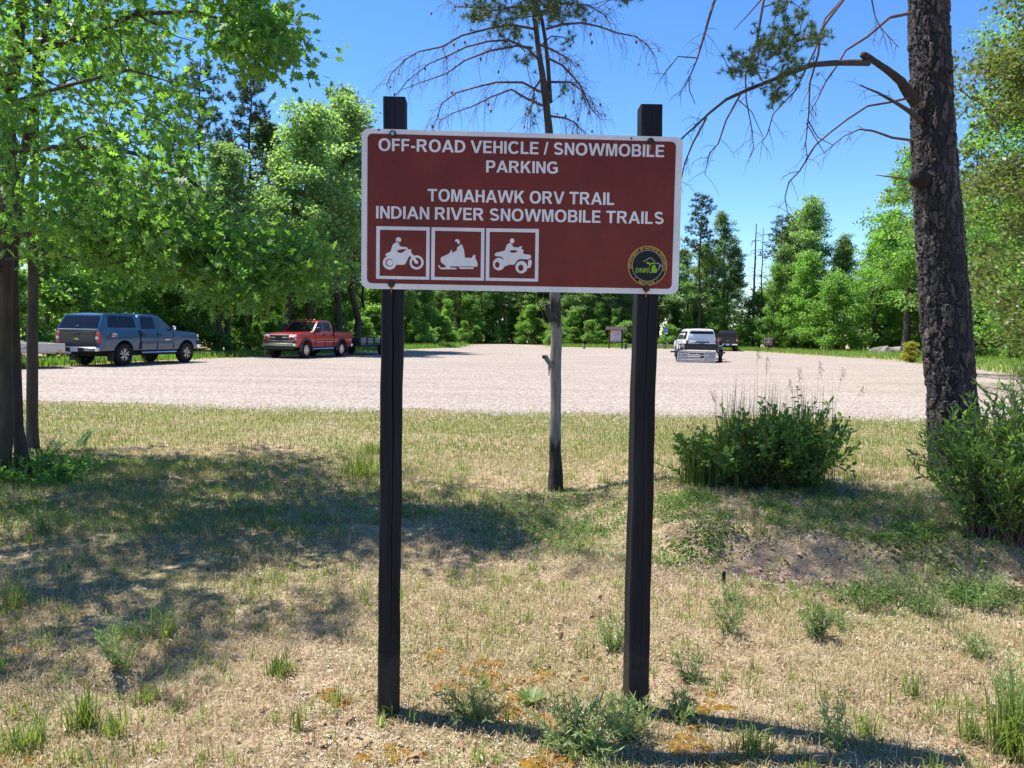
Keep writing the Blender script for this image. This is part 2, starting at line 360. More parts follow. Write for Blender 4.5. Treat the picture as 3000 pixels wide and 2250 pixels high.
# ------------------------------------------------------------------ trees of the wood: shared meshes
def grow(root_nodes, root_r, centres, sag=.1, r_tip=.012, gain=.78, qb=None, sides=5):
    """join every centre to the nearest point of the growing skeleton by a bent, tapered limb"""
    nodes = [np.array(p) for p in root_nodes]; rr = list(root_r)
    c0 = np.mean(root_nodes, axis=0)
    order = np.argsort([min(np.linalg.norm(c-n) for n in nodes) for c in centres]); qb = qb or QB()
    for k in order:
        c = centres[k]; A = np.array(nodes); d = np.linalg.norm(A-c, axis=1)+1.2*np.clip(A[:, 2]-c[2], 0, None); i = int(np.argmin(d))
        a = nodes[i]; L = np.linalg.norm(c-a)
        if L < .05: continue
        r0 = max(r_tip*1.3, min(rr[i]*gain, .03*L+.35*rr[i])); side = rdir(1)[0]*L*.10
        pts = [a, a*.66+c*.34+side+np.array([0, 0, L*sag]), a*.3+c*.7+side*.5+np.array([0, 0, L*sag]), c]
        rs = [r0, r0*.75+r_tip*.25, r0*.45+r_tip*.55, r_tip]; qb.tube(pts, rs, sides)
        nodes += [pts[1], pts[2], c]; rr += [rs[1], rs[2], max(r_tip, rs[2]*.8)]
    return qb
def clump_leaves(centres, per, rad_, size, T=T_RHOMB, up=.55, asp=.62, flat=.6):
    n = len(centres)*per; C_ = np.repeat(np.asarray(centres), per, 0); R_ = np.repeat(np.broadcast_to(rad_, len(centres)), per)
    o = rdir(n)*(rng.random(n)**.6*1.15)[:, None]; o[:, 2] *= flat
    P = C_+o*R_[:, None]; D = unit(o*.8+rdir(n)*.8+np.array([0, 0, -.25])); Nn = rdir(n, up*2)
    L = size*rng.uniform(.65, 1.25, n)
    return leaves(P-D*L[:, None]*.3, D, Nn, L, L*asp, T)
def decid(seed, H, cb, R, ncl, per, leaf, crad, lean=0, shape=.5):
    global rng
    sv = rng; rng = np.random.default_rng(seed)
    lx, ly = rng.normal(0, .03*H+lean, 2); zs = np.linspace(0, H*.93, 9)
    tr = np.stack([lx*(zs/H)**1.5+rng.normal(0, .012*H, 9)*(zs > 0), ly*(zs/H)**1.5+rng.normal(0, .012*H, 9)*(zs > 0), zs], 1)
    r0 = .013*H+.03; rs = r0*(1-zs/H*.88); rs[0] *= 1.35
    qb = QB(); qb.tube(tr, rs, 8)
    # a few big lobes, each filled with clumps, so that the outline is uneven and the sky shows between
    C_ = []; nl = max(5, ncl//16)
    for k in range(nl):
        t = (k+rng.random())/nl; z = cb+(H*.97-cb)*t
        prof = max(.12, math.sin(math.pi*min(.97, .12+.86*t**shape))); a = k*2.4+rng.normal(0, .5)
        rr = R*prof*rng.uniform(.35, .85); x0 = np.interp(z, zs, tr[:, 0]); y0 = np.interp(z, zs, tr[:, 1])
        lc = np.array([x0+rr*math.cos(a), y0+rr*math.sin(a), z]); lr = R*rng.uniform(.26, .44)
        for q in range(ncl//nl):
            v = rdir(1)[0]*rng.random()**.6*lr*1.15; v[2] *= .6; C_.append(lc+v)
    for q in range(ncl//4):
        t = rng.random(); z = cb+(H*.99-cb)*t; a = rng.uniform(0, 6.28); rr = R*max(.12, math.sin(math.pi*min(.97, .12+.86*t**shape)))*math.sqrt(rng.random()); C_.append(np.array([np.interp(z, zs, tr[:, 0])+rr*math.cos(a), np.interp(z, zs, tr[:, 1])+rr*math.sin(a), z]))
    C_ = np.array(C_); C_[:, 2] = np.clip(C_[:, 2], cb*.8, H)
    mid = (zs > cb*.75); grow(tr[mid], rs[mid], C_, .08, .012, .7, qb)
    V, F = clump_leaves(C_, per, rng.uniform(.7, 1.15, len(C_))*crad, leaf)
    rng = sv
    return smooth(qb.mesh('tree_trunk')), mesh_poly('tree_crown', V, F), H
def needle_tufts(centres, per, ln, wd, outdir=None):
    n = len(centres)*per; P = np.repeat(np.asarray(centres), per, 0); D = rdir(n, .25)
    if outdir is not None: D = unit(D+np.repeat(outdir, per, 0)*.8)
    return leaves(P, D, rdir(n), ln*rng.uniform(.7, 1.2, n), wd, T_NEEDLE)
def pine(seed, H, cb, R, nb, ln=.26, wd=.05, dead=True):
    global rng
    sv = rng; rng = np.random.default_rng(seed); zs = np.linspace(0, H, 9); off = np.cumsum(rng.normal(0, .02*H/4, (9, 2)), 0); off[0] = 0
    tr = np.column_stack([off, zs]); r0 = .011*H+.02; rs = r0*(1-.9*zs/H); qb = QB(); qb.tube(tr, rs, 8); TC = []
    for k in range(nb):
        t = (k+rng.random())/nb; z = cb+(H*.98-cb)*t; a = k*2.39+rng.normal(0, .4); L = R*(1.05-.75*t)*rng.uniform(.5, 1.1)
        b0 = np.array([np.interp(z, zs, tr[:, 0]), np.interp(z, zs, tr[:, 1]), z]); d = np.array([math.cos(a), math.sin(a), 0])
        pts = [b0, b0+d*L*.4+[0, 0, .10*L], b0+d*L*.75+[0, 0, .12*L], b0+d*L+[0, 0, .22*L]]; qb.tube(pts, np.array([.035, .025, .015, .006])*H/14, 4)
        for q in range(int(9+6*L)):
            s_ = .45+.55*rng.random(); c = b0+d*L*s_+rng.normal(0, .16*L*.6+.08, 3)*[1, 1, .6]+[0, 0, .18*L*s_]; TC.append(c)
    if dead:
        for k in range(12):
            z = cb*rng.uniform(.35, 1.0); a = rng.uniform(0, 6.28); L = R*rng.uniform(.25, .6); d = np.array([math.cos(a), math.sin(a), 0])
            b0 = np.array([np.interp(z, zs, tr[:, 0]), np.interp(z, zs, tr[:, 1]), z]); qb.tube([b0, b0+d*L*.5+[0, 0, .05], b0+d*L-[0, 0, .2*L]], [.022, .014, .004], 4)
    V, F = needle_tufts(np.array(TC), 16, ln, wd); rng = sv
    return smooth(qb.mesh('tree_trunk')), mesh_poly('tree_crown', V, F), H
VAR = {
 'oak1': decid(11, 15, 4.5, 3.6, 300, 46, .20, .60), 'oak2': decid(12, 16, 5.5, 3.2, 280, 46, .20, .58, .2), 'oak3': decid(13, 14, 3.5, 3.9, 330, 46, .20, .62),
 'oak4': decid(14, 17, 7.0, 3.0, 250, 46, .20, .58, .3), 'aspen': decid(15, 14, 4.0, 2.2, 230, 46, .18, .52, 0, .7),
 'maple1': decid(21, 7, 1.0, 2.4, 220, 52, .17, .48, 0, .45), 'maple2': decid(22, 8, .9, 2.1, 220, 52, .17, .46, 0, .4), 'maple3': decid(23, 6, .7, 2.6, 220, 52, .17, .48, 0, .5),
 'shrub1': decid(31, 3.0, .25, 1.7, 110, 75, .14, .36, 0, .35), 'shrub2': decid(32, 2.4, .15, 1.5, 100, 75, .13, .34, 0, .3), 'shrub3': decid(33, 3.8, .3, 1.6, 120, 75, .14, .38, 0, .4),
 'pine1': pine(41, 16, 9.0, 2.6, 42), 'pine2': pine(42, 15, 5.0, 2.3, 46), 'pine3': pine(43, 17, 11.0, 2.8, 34), 'near': decid(51, 15, 1.4, 5.0, 620, 125, .125, .66, 0, .5),
}
def tree(kind, x, y, h, label, leaf='leaf_a', bark='bark', name='tree', cat='tree', group=None, wide=1.0, rz=None):
    tm, cm, H = VAR[kind]; e = thing(name, label, cat, (x, y, -.03), rng.uniform(0, 6.28) if rz is None else rz, group)
    for nm, me, mt in (('trunk', tm, M[bark]), ('crown', cm, M[leaf])):
        if not me.materials: me.materials.append(mt)
        o = bpy.data.objects.new(nm, me); COL.objects.link(o); o.parent = e; k = h/H; o.scale = (k*wide, k*wide, k)
        if me.materials[0] is not mt:
            o.material_slots[0].link = 'OBJECT'; o.material_slots[0].material = mt
    return e
def px_tree(kind, px, Y, top, label, **k):
    """px: column of the trunk in the photograph, Y its distance from what stands round it; top: row of its tip"""
    p = at(px, 970+.0166*(px-1500), Y); t = at(px, top, Y); return tree(kind, p[0], Y, t[2], label, **k)

# --- trees one can single out
px_tree('pine3', 575, 47, 165, 'tall thin pine with high sparse crown rising behind the left oak leaves', bark='bark', leaf='needle', name='pine_tree')
px_tree('pine1', 725, 50, 185, 'tall pine with spreading top branches against the sky, right of the thin one', leaf='needle', name='pine_tree')
px_tree('oak1', 905, 50, 300, 'broad oak with silvery green crown standing behind the red pickup', name='oak_tree')
px_tree('oak2', 1040, 58, 262, 'tall oak whose crown tip touches the left sign post top', name='oak_tree')
px_tree('aspen', 670, 43, 420, 'slender leafy tree at wood edge between the blue and the red pickup', name='leafy_tree')
px_tree('oak4', 790, 52, 330, 'oak with narrow dark trunk left of the broad oak behind red pickup', name='oak_tree')
px_tree('oak3', 835, 47, 300, 'wide airy oak between the spreading pine and the broad oak', name='oak_tree', wide=1.15)
px_tree('oak1', 985, 54, 285, 'airy oak just left of the sign, behind the red pickup bed', name='oak_tree', wide=1.1)
px_tree('oak3', 640, 42, 420, 'bushy oak behind the gap between the two left pickups', name='oak_tree', wide=1.0)
px_tree('pine1', 2050, 90, 560, 'pine with pointed spreading top just right of the big sign', leaf='needle', name='pine_tree')
px_tree('oak4', 2120, 92, 612, 'oak leaning right beside the pointed pine, behind the white car', name='oak_tree', wide=.85)
px_tree('pine3', 2275, 93, 625, 'sparse pine with bare lower trunk beside the dead snags', leaf='needle', name='pine_tree')
px_tree('oak2', 2385, 90, 575, 'tallest round topped oak of the far right wood edge', name='oak_tree', wide=1.15)
px_tree('maple1', 2345, 84, 740, 'bright green young maple at the wood edge behind the small brown sign', leaf='leaf_b', name='maple_tree', wide=.8)
px_tree('maple2', 2260, 86, 770, 'narrow bright maple left of the small brown sign', leaf='leaf_b', name='maple_tree', wide=.75)
px_tree('oak3', 2560, 84, 640, 'broad yellow green tree left of the rough pine trunk', leaf='leaf_b', name='leafy_tree', wide=1.1)
px_tree('oak1', 2650, 70, 385, 'tall tree partly hidden behind the rough pine trunk', leaf='leaf_b', name='leafy_tree')
px_tree('maple3', 2440, 80, 800, 'low spreading maple above the grey boulders', leaf='leaf_b', name='maple_tree')
tree('near', 17.6, 22.5, 16, 'large near tree with yellowing leaves at the right edge of the view', leaf='leaf_y', name='leafy_tree', wide=1.15)
tree('near', 22.5, 31, 17, 'tall leafy tree behind the yellowing one at the right edge', leaf='leaf_b', name='leafy_tree', wide=1.15)
px_tree('pine2', 2830, 50, 330, 'dark pine close behind the rough trunk on its right', leaf='needle', name='pine_tree')
# dead snags
for px, top, lab, h_ in ((2215, 655, 'taller bare dead snag standing against the sky right of the pointed pine', 1), (2236, 668, 'thinner bare dead snag beside the taller one', .7)):
    Y = 92; p = at(px-8, 990, Y); t = at(px, top, Y); q = QB(); zs = np.linspace(0, t[2], 8)
    tr = np.stack([p[0]+(t[0]-p[0])*(zs/t[2])+rng.normal(0, .05, 8), Y+rng.normal(0, .05, 8), zs], 1); q.tube(tr-[p[0], Y, 0], np.linspace(.20, .05, 8)*h_, 6)
    for k in range(16):
        z = t[2]*rng.uniform(.45, .98); a = rng.uniform(0, 6.28); L = rng.uniform(.5, 1.6); b0 = np.array([(t[0]-p[0])*z/t[2], 0, z]); d = np.array([math.cos(a), math.sin(a), 0])
        q.tube([b0, b0+d*L*.6+[0, 0, .1], b0+d*L-[0, 0, .35*L]], [.045, .03, .012], 4)
    e = thing('dead_tree', lab, 'dead tree', (p[0], Y, 0)); put('trunk', smooth(q.mesh('dead_trunk')), M['twig'], e)

# --- the mass of the wood along the lot: rows of trees, young maples and shrubs
LEFT = [(-25, 19), (-21.5, 26), (-19.6, 32), (-17.6, 39), (-15.6, 46), (-13.2, 55), (-10.5, 66), (-7.2, 77), (-6.0, 88)]
BACK = [(-5.2, 93), (-1.5, 98), (3.2, 95), (5.6, 89), (12, 87.5), (20, 89), (28, 88), (36, 85), (44, 80)]
RIGHT = [(43, 79), (41, 70), (39, 61), (36, 52), (32, 43), (27, 35)]
def walk(path, step, off, jit):
    P = [np.array(p, float) for p in path]; L = 0; out_ = []
    for a, c in zip(P[:-1], P[1:]):
        d = c-a; n = np.linalg.norm(d); u_ = d/n; nr = np.array([-u_[1], u_[0]])
        while L < n: out_.append(a+u_*L+nr*off+rng.normal(0, jit, 2)); L += step
        L -= n
    return out_
SEG = ((-400, 'behind the blue pickup'), (640, 'behind the red pickup'), (1140, 'visible under the sign'), (1610, 'around the information kiosk'), (1860, 'behind the white car'), (2150, 'around the brown notice'), (2420, 'behind the boulders'), (2700, 'right of the rough pine'))
ORD = ['leftmost', 'second from left', 'third from left', 'fourth from left', 'fifth from left', 'sixth from left', 'seventh from left', 'eighth from left', 'ninth from left', 'tenth from left', 'eleventh from left', 'twelfth from left', 'thirteenth from left', 'fourteenth from left', 'fifteenth from left']
ROWS = ((.6, 2.3, .5, ('shrub1', 'shrub2', 'shrub3'), (1.5, 3.0), 'leaf_b', 'low wood edge shrubs', 'shrub'), (2.4, 2.8, .7, ('maple1', 'maple2', 'maple3', 'shrub3'), (3.4, 6.5), 'leaf_b', 'young edge maples', 'maple_tree'),
        (4.4, 3.4, .9, ('oak4', 'oak2', 'aspen'), (9, 13), 'leaf_a', 'front row trees', 'leafy_tree'), (6.5, 3.4, 1.1, ('maple1', 'maple2', 'maple3', 'shrub3'), (3.5, 7), 'leaf_b', 'understorey maples', 'maple_tree'),
        (8.0, 4.0, 1.2, ('oak1', 'oak2', 'oak3', 'oak4', 'aspen'), (10, 14), 'leaf_a', 'second row trees', 'leafy_tree'), (12.5, 3.8, 1.3, ('oak1', 'oak2', 'oak3'), (10, 14.5), 'leaf_a', 'third row trees', 'leafy_tree'), (13.0, 4.0, 1.2, ('maple1', 'maple3'), (4, 7), 'leaf_b', 'deep wood maples', 'maple_tree'))
for off, st, jit, kinds, hr, lf, lab, nm in ROWS:
    spots = []
    for path, zn in ((LEFT, 0), (BACK, 1), (RIGHT, 2), ([(-9, 99), (8, 101)], 3)):
        for p in walk(path, st*(1, .85, .7, .7)[zn]*(1.25 if zn == 0 and hr[1] > 8 else 1), off, jit):
            px_ = 1500+FPX*p[0]/p[1]
            if px_ < -200 or px_ > 3150: continue
            if hr[1] < 8 and rng.random() < .28: continue
            if zn == 0 and hr[1] > 8 and p[1] < 60 and (off > 10 or rng.random() < .35): continue
            if zn == 1 and off > 4 and 2135 < px_ < 2255 and hr[1] > 8: continue
            if np.hypot(p[0]+9.5, p[1]-46) < 4 or (p[1] < 88 and -3.5 < p[0] < 3.5): continue
            spots.append((px_, p))
    spots.sort(key=lambda t: t[0]); cnt = {}
    for px_, p in spots:
        sg = [w for a, w in SEG if px_ >= a][-1] if px_ >= -400 else SEG[0][1]; k = cnt.get(sg, 0); cnt[sg] = k+1
        if k >= len(ORD): continue
        tree(kinds[rng.integers(len(kinds))], p[0], p[1], rng.uniform(*hr)*(1.25 if hr[1] > 8 and px_ > 2260 else 1.0), ORD[k]+' of the '+lab+' '+sg, leaf=lf, bark='bark' if rng.random() < .75 else 'bark_grey', name=nm, cat='shrub' if nm == 'shrub' else 'tree', group=lab, wide=rng.uniform(.9, 1.2))
# one far mass of foliage closing the view between the trunks
C_ = []
for path, hmax, ofs in ((LEFT, 10, 20), (BACK, 8, 17), (BACK, 5, 21), (RIGHT, 9, 17), ([(-16, 112), (12, 113)], 9, 0), ([(36, 104), (60, 90)], 8, 0)):
    for p in walk(path, .5, ofs, 1.8):
        for z in rng.uniform(.3, hmax, 6): C_.append((p[0], p[1], z))
V, F_ = clump_leaves(np.array(C_), 14, 1.5, .55)
put('far_wood', mesh_poly('far_wood', V, F_), M['leaf_a'], kind='stuff')

# ------------------------------------------------------------------ the near trees
def pts_px(L, Y0, Y1=None):
    Y1 = Y0 if Y1 is None else Y1; n = len(L); return np.array([at(a, b_, Y0+(Y1-Y0)*k/max(1, n-1)) for k, (a, b_) in enumerate(L)])
def inpoly(x, y, poly):
    c = np.zeros(len(x), bool); n = len(poly)
    for k in range(n):
        x1, y1 = poly[k]; x2, y2 = poly[(k+1) % n]
        hit = ((y1 > y) != (y2 > y)) & (x < (x2-x1)*(y-y1)/(y2-y1+1e-9)+x1); c ^= hit
    return c
# --- left oak: crown in real depth round its stem, low boughs reaching right over the turf
base = ground(18, 1405); e = thing('oak_tree', 'near oak with big lobed leaves filling the upper left corner', 'tree', base)
tr = np.array([base+[-.10, 0, -.05], base+[-.02, 0, .35], at(10, 1000, 7.56), at(14, 800, 7.5), at(22, 560, 7.45), at(30, 300, 7.45), at(60, 60, 7.4), at(80, -300, 7.4), at(60, -700, 7.4)])
trr = np.array([.115, .082, .074, .068, .062, .056, .046, .035, .015])
qb = QB(); qb.tube(tr, trr, 12)
tr2 = np.array([base+[.10, .15, -.05], at(52, 1250, 7.75), at(44, 1000, 7.8), at(38, 800, 7.85), at(60, 500, 7.9), at(120, 200, 8.0), at(160, -150, 8.0), at(150, -500, 8.0)])
qb.tube(tr2, np.array([.075, .055, .05, .047, .042, .036, .026, .012]), 9)
OUT = [(-500, -420), (700, -420), (745, 0), (815, 70), (862, 165), (800, 190), (715, 150), (660, 185), (610, 245), (548, 262), (545, 340), (575, 430), (620, 520), (640, 590), (650, 670), (820, 725), (945, 752), (900, 815), (800, 835), (745, 885), (640, 860), (560, 800), (400, 785), (200, 770), (0, 745), (-500, 720)]
n = 3600; px = rng.uniform(-500, 950, n); py = rng.uniform(-420, 890, n); k = inpoly(px, py, OUT)
Yd = np.where(px > 560, rng.normal(6.6, .45, n), rng.uniform(5.4, 9.6, n)); px, py, Yd = px[k], py[k], Yd[k]
C_ = np.array([at(a, b_, c_) for a, b_, c_ in zip(px, py, Yd)])
dens = fbm(C_[:, 0]*1.6+C_[:, 1]*.7, C_[:, 2]*1.6+C_[:, 1]*.9, 2); C_ = C_[(dens > .47) | (px > 640)]
C_ = C_[rng.permutation(len(C_))[:480]]
tipc = np.concatenate([np.column_stack([rng.uniform(a, c_, n_), rng.uniform(b_, d_, n_)]) for a, b_, c_, d_, n_ in ((600, 700, 930, 790, 40), (660, 790, 780, 860, 14), (680, 40, 850, 150, 24), (250, 640, 620, 780, 34))])
C_ = np.concatenate([C_, np.array([at(a, b_, rng.normal(6.6, .3)) for a, b_ in tipc])])
up_ = []                                                   # the crown above the frame, which shades the turf
while len(up_) < 105:
    v = rng.uniform(-1, 1, 3)
    if .12 < (v**2).sum() < 1: up_.append(np.array([-4.7, 7.3, 6.2])+v*[2.9, 2.5, 2.3])
while len(up_) < 225:                                      # boughs over the turf, left of the view
    v = rng.uniform(-1, 1, 3)
    if (v**2).sum() < 1: up_.append(np.array([-5.4, 5.0, 5.4])+v*[2.0, 1.1, 1.5])
C_ = np.concatenate([C_, np.array(up_)])
limbs = [[(16, 690), (150, 688), (290, 695), (400, 715), (520, 742), (650, 765), (780, 770), (900, 765)], [(25, 440), (180, 420), (330, 430), (480, 470), (620, 560), (700, 600)],
         [(45, 160), (200, 90), (380, 40), (560, 20), (700, 60), (820, 130)], [(40, 300), (200, 250), (380, 220), (500, 240)], [(20, 760), (150, 740), (240, 750), (330, 745)]]
nodes = list(tr[3:]); nr_ = list(trr[3:])
for q, L in enumerate(limbs):
    P = pts_px(L, 7.45, 6.5); P[1:-1] += rng.normal(0, .04, (len(P)-2, 3)); R_ = np.linspace(.032 if q < 3 else .022, .006, len(P)); qb.tube(P, R_, 7); nodes += list(P[1:]); nr_ += list(R_[1:])
grow(np.array(nodes), np.array(nr_), C_, .04, .004, .55, qb)
put('trunk', smooth(qb.mesh('oak_trunk')), M['bark'], e).matrix_parent_inverse = Matrix.Translation(-Vector(base))
V, F_ = clump_leaves(C_, 36, rng.uniform(.20, .40, len(C_)), .108, T_OAK, .2, .66, .75)
put('crown', mesh_poly('oak_crown', V, F_), M['leaf_oak'], e).matrix_parent_inverse = Matrix.Translation(-Vector(base))
# --- slender second stem right of the oak
base = ground(96, 1318); e = thing('oak_sapling', 'slender straight grey trunk right of the near oak, with ferns at its foot', 'tree', base)
tr = np.array([base-[0, 0, .05], base+[0, 0, .3], at(95, 1000, 9.3), at(97, 800, 9.3), at(100, 500, 9.3), at(105, 200, 9.3), at(110, -200, 9.3)])
qb = QB(); qb.tube(tr, np.array([.085, .066, .062, .058, .05, .04, .015]), 10)
C_ = []
while len(C_) < 60:
    v = rng.uniform(-1, 1, 3)
    if (v**2).sum() < 1: C_.append(at(130, 150, 9.3)+v*[1.5, 1.3, 1.9])
C_ = np.array(C_); grow(tr[4:], np.array([.05, .04, .015]), C_, .05, .004, .5, qb)
put('trunk', smooth(qb.mesh('sapling_trunk')), M['bark'], e).matrix_parent_inverse = Matrix.Translation(-Vector(base))
V, F_ = clump_leaves(C_, 22, .36, .15, T_OAK, .35, .72, .75)
put('crown', mesh_poly('sapling_crown', V, F_), M['leaf_oak'], e).matrix_parent_inverse = Matrix.Translation(-Vector(base))

# --- dead twigs hung along a branch
def twigs(qb, P, R, n, ln, cones=None, droop=1.0, sub=2):
    P = np.asarray(P); seg = np.linspace(0, len(P)-1.001, n*3)[n//2:]; seg = rng.choice(seg, n)
    for s_ in seg:
        i = int(s_); a = P[i]+(P[i+1]-P[i])*(s_-i); t = unit(P[i+1]-P[i]); L = ln*rng.uniform(.35, 1.2)
        d = unit(t*.7+rdir(1)[0]*.9); g = np.array([0, 0, -droop])
        q = [a, a+d*L*.35+g*L*.05, a+d*L*.62+g*L*.25, a+d*L*.8+g*L*.55]; qb.tube(q, [R, R*.8, R*.6, R*.35], 3)
        for _ in range(rng.integers(0, sub+1)):
            j = rng.integers(1, 3); d2 = unit(d+rdir(1)[0]); l2 = L*.4; qb.tube([q[j], q[j]+d2*l2*.6+g*l2*.1, q[j]+d2*l2*.9+g*l2*.45], [R*.6, R*.5, R*.3], 3)
        if cones is not None and rng.random() < .42: cones.append((q[rng.integers(1, 4)], d))
# --- centre pine behind the sign
Y0 = 7.36; base = ground(1627, 1440); e = thing('pine_tree', 'thin pine behind the sign, bare grey lower trunk, drooping dead branches with cones', 'tree', base); inv = Matrix.Translation(-Vector(base))
TP = [(1627, 1446), (1628, 1400), (1626, 1330), (1629, 1200), (1628, 1080), (1630, 980), (1627, 880), (1621, 760), (1617, 600), (1612, 450), (1608, 380), (1600, 300), (1590, 225), (1578, 150), (1568, 60), (1556, -40), (1545, -200), (1540, -420)]
TR = [.080, .068, .058, .053, .051, .053, .051, .051, .046, .040, .036, .034, .028, .025, .023, .021, .017, .006]
def rough_tube(P, R, n, sub, amp):
    P = np.asarray(P); R = np.asarray(R); t = np.linspace(0, len(P)-1, (len(P)-1)*sub+1); k = np.arange(len(P))
    Q = np.stack([np.interp(t, k, P[:, c_]) for c_ in range(3)], 1); S = np.interp(t, k, R)
    Q = np.concatenate([Q, Q[-1:]+(Q[-1:]-Q[-2:-1])*.15]); S = np.append(S, S[-1]*.08)
    V, F = tube_arr(Q, S, n); A = np.tile(np.arange(n), len(Q)); zz = np.repeat(np.linalg.norm(np.diff(Q, axis=0, prepend=Q[:1]), axis=1).cumsum(), n)
    d = fbm(A*.8, zz*6, 3)-.5; C2 = np.repeat(Q, n, 0); return C2+(V-C2)*(1+amp*d)[:, None], F
qb = QB(); P = pts_px(TP, Y0); V, F_ = rough_tube(P, TR, 14, 8, .35); qb.add(V, F_)
P2 = pts_px([(1612, 300), (1606, 200), (1598, 120), (1588, 60), (1572, 10), (1560, -60), (1560, -200)], Y0+.05, Y0+.1); qb.tube(P2, [.023, .020, .018, .017, .016, .013, .006], 7)
for L, r_ in (([(1620, 935), (1606, 915), (1600, 890), (1604, 895)], (.045, .03, .022, .006)), ([(1618, 1075), (1608, 1062), (1598, 1045), (1592, 1046)], (.02, .022, .024, .020)), ([(1617, 1055), (1609, 1075), (1608, 1100)], (.016, .012, .004))):
    qb.tube(pts_px(L, Y0-.06, Y0-.12), r_, 6)
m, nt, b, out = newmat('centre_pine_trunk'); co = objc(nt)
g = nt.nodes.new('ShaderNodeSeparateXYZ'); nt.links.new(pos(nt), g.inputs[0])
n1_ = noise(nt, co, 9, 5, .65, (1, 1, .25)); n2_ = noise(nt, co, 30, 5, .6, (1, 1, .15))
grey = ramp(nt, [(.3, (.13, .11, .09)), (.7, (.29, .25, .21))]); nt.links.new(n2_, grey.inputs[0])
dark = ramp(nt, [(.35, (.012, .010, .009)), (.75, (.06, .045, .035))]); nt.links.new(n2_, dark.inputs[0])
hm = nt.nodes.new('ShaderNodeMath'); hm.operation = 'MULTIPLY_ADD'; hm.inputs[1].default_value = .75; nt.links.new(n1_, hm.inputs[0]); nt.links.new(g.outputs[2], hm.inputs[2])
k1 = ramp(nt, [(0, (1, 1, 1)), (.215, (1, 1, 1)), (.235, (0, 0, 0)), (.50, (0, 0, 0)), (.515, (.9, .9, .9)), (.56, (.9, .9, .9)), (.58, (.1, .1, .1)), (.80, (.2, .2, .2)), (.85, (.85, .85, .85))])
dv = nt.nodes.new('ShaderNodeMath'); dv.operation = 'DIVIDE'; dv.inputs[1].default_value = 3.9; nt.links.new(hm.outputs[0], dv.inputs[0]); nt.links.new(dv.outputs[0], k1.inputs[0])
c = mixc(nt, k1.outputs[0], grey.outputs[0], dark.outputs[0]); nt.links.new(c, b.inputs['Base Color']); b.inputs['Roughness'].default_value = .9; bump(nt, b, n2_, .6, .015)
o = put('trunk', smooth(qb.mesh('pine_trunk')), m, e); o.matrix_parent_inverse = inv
BR = [[(1575, 172), (1545, 140), (1490, 117), (1430, 117), (1360, 135), (1310, 165), (1260, 190), (1200, 230), (1160, 280)], [(1560, 140), (1510, 130), (1430, 150), (1370, 180), (1300, 215), (1230, 240), (1180, 262)],
      [(1565, 85), (1500, 75), (1430, 85), (1350, 105), (1290, 140), (1230, 150), (1190, 170), (1150, 215), (1132, 250)], [(1585, 270), (1530, 245), (1460, 240), (1400, 255), (1350, 275), (1300, 300), (1280, 340), (1270, 375)],
      [(1590, 310), (1550, 285), (1500, 267), (1440, 280), (1380, 310), (1330, 330), (1290, 352)], [(1600, 85), (1650, 75), (1710, 68), (1760, 80), (1800, 100), (1860, 105), (1900, 135), (1920, 165)],
      [(1605, 170), (1650, 190), (1680, 220), (1700, 260), (1730, 310), (1760, 350)], [(1608, 340), (1650, 345), (1690, 352), (1712, 390)], [(1603, 240), (1660, 245), (1700, 272), (1720, 312)],
      [(1570, 30), (1510, 15), (1440, 30), (1390, 20), (1335, 18), (1310, 0)], [(1592, 20), (1650, 5), (1720, 20), (1780, 50)], [(1575, 60), (1610, 20), (1660, -20)], [(1590, 225), (1570, 260), (1560, 300), (1545, 340)], [(1580, 130), (1620, 150), (1660, 170), (1690, 200)]]
cones = []; tips = []; dz = (0, .5, -.5, .35, -.35, .45, -.4, .3, -.5, .4, -.3, .2, -.6, .6)
for L, d_ in zip(BR, dz):
    q = QB(); P = pts_px(L, Y0, Y0+d_); P[1:-1] += rng.normal(0, .012, (len(P)-2, 3)); q.tube(P, np.linspace(.0125, .003, len(P)), 6)
    twigs(q, P, .0021, 40, .27, cones, 1.1, 3); o = put('dead_branch', smooth(q.mesh('dead_branch')), M['twig'], e); o.matrix_parent_inverse = inv
q = QB(); BALL = np.array([(0, 0, 1), (.8, 0, .3), (0, .8, .3), (-.8, 0, .3), (0, -.8, .3), (.6, .6, -.4), (-.6, .6, -.4), (-.6, -.6, -.4), (.6, -.6, -.4), (0, 0, -1)])
BF = np.array([(0, 1, 2), (0, 2, 3), (0, 3, 4), (0, 4, 1), (1, 5, 2), (2, 6, 3), (3, 7, 4), (4, 8, 1), (5, 6, 2), (6, 7, 3), (7, 8, 4), (8, 5, 1), (9, 6, 5), (9, 7, 6), (9, 8, 7), (9, 5, 8)])
for c_, d_ in cones[::4]: q.add(c_+BALL*[.012, .012, .018]*rng.uniform(.7, 1.3), BF)
o = put('cones', q.mesh('cones'), simple('cone', (.16, .10, .085), .85, var=.3, scale=40), e, kind='stuff'); o.matrix_parent_inverse = inv
TC = []
for (cx, cy, sx, sy, n_) in ((1420, 25, 60, 40, 60), (1390, 50, 30, 25, 25), (1480, 75, 50, 40, 45), (1560, 20, 90, 40, 110), (1640, 30, 50, 45, 60), (1690, 40, 40, 30, 25), (1550, -120, 140, 90, 260), (1560, -300, 90, 90, 160), (1500, 105, 40, 30, 22), (1540, 180, 40, 35, 14), (1660, 130, 30, 40, 12), (1650, 280, 25, 40, 8), (1830, -5, 40, 18, 25), (1560, 330, 25, 40, 6)):
    for _ in range(n_): TC.append(at(rng.normal(cx, sx*.55), rng.normal(cy, sy*.55), Y0+rng.normal(0, .35)))
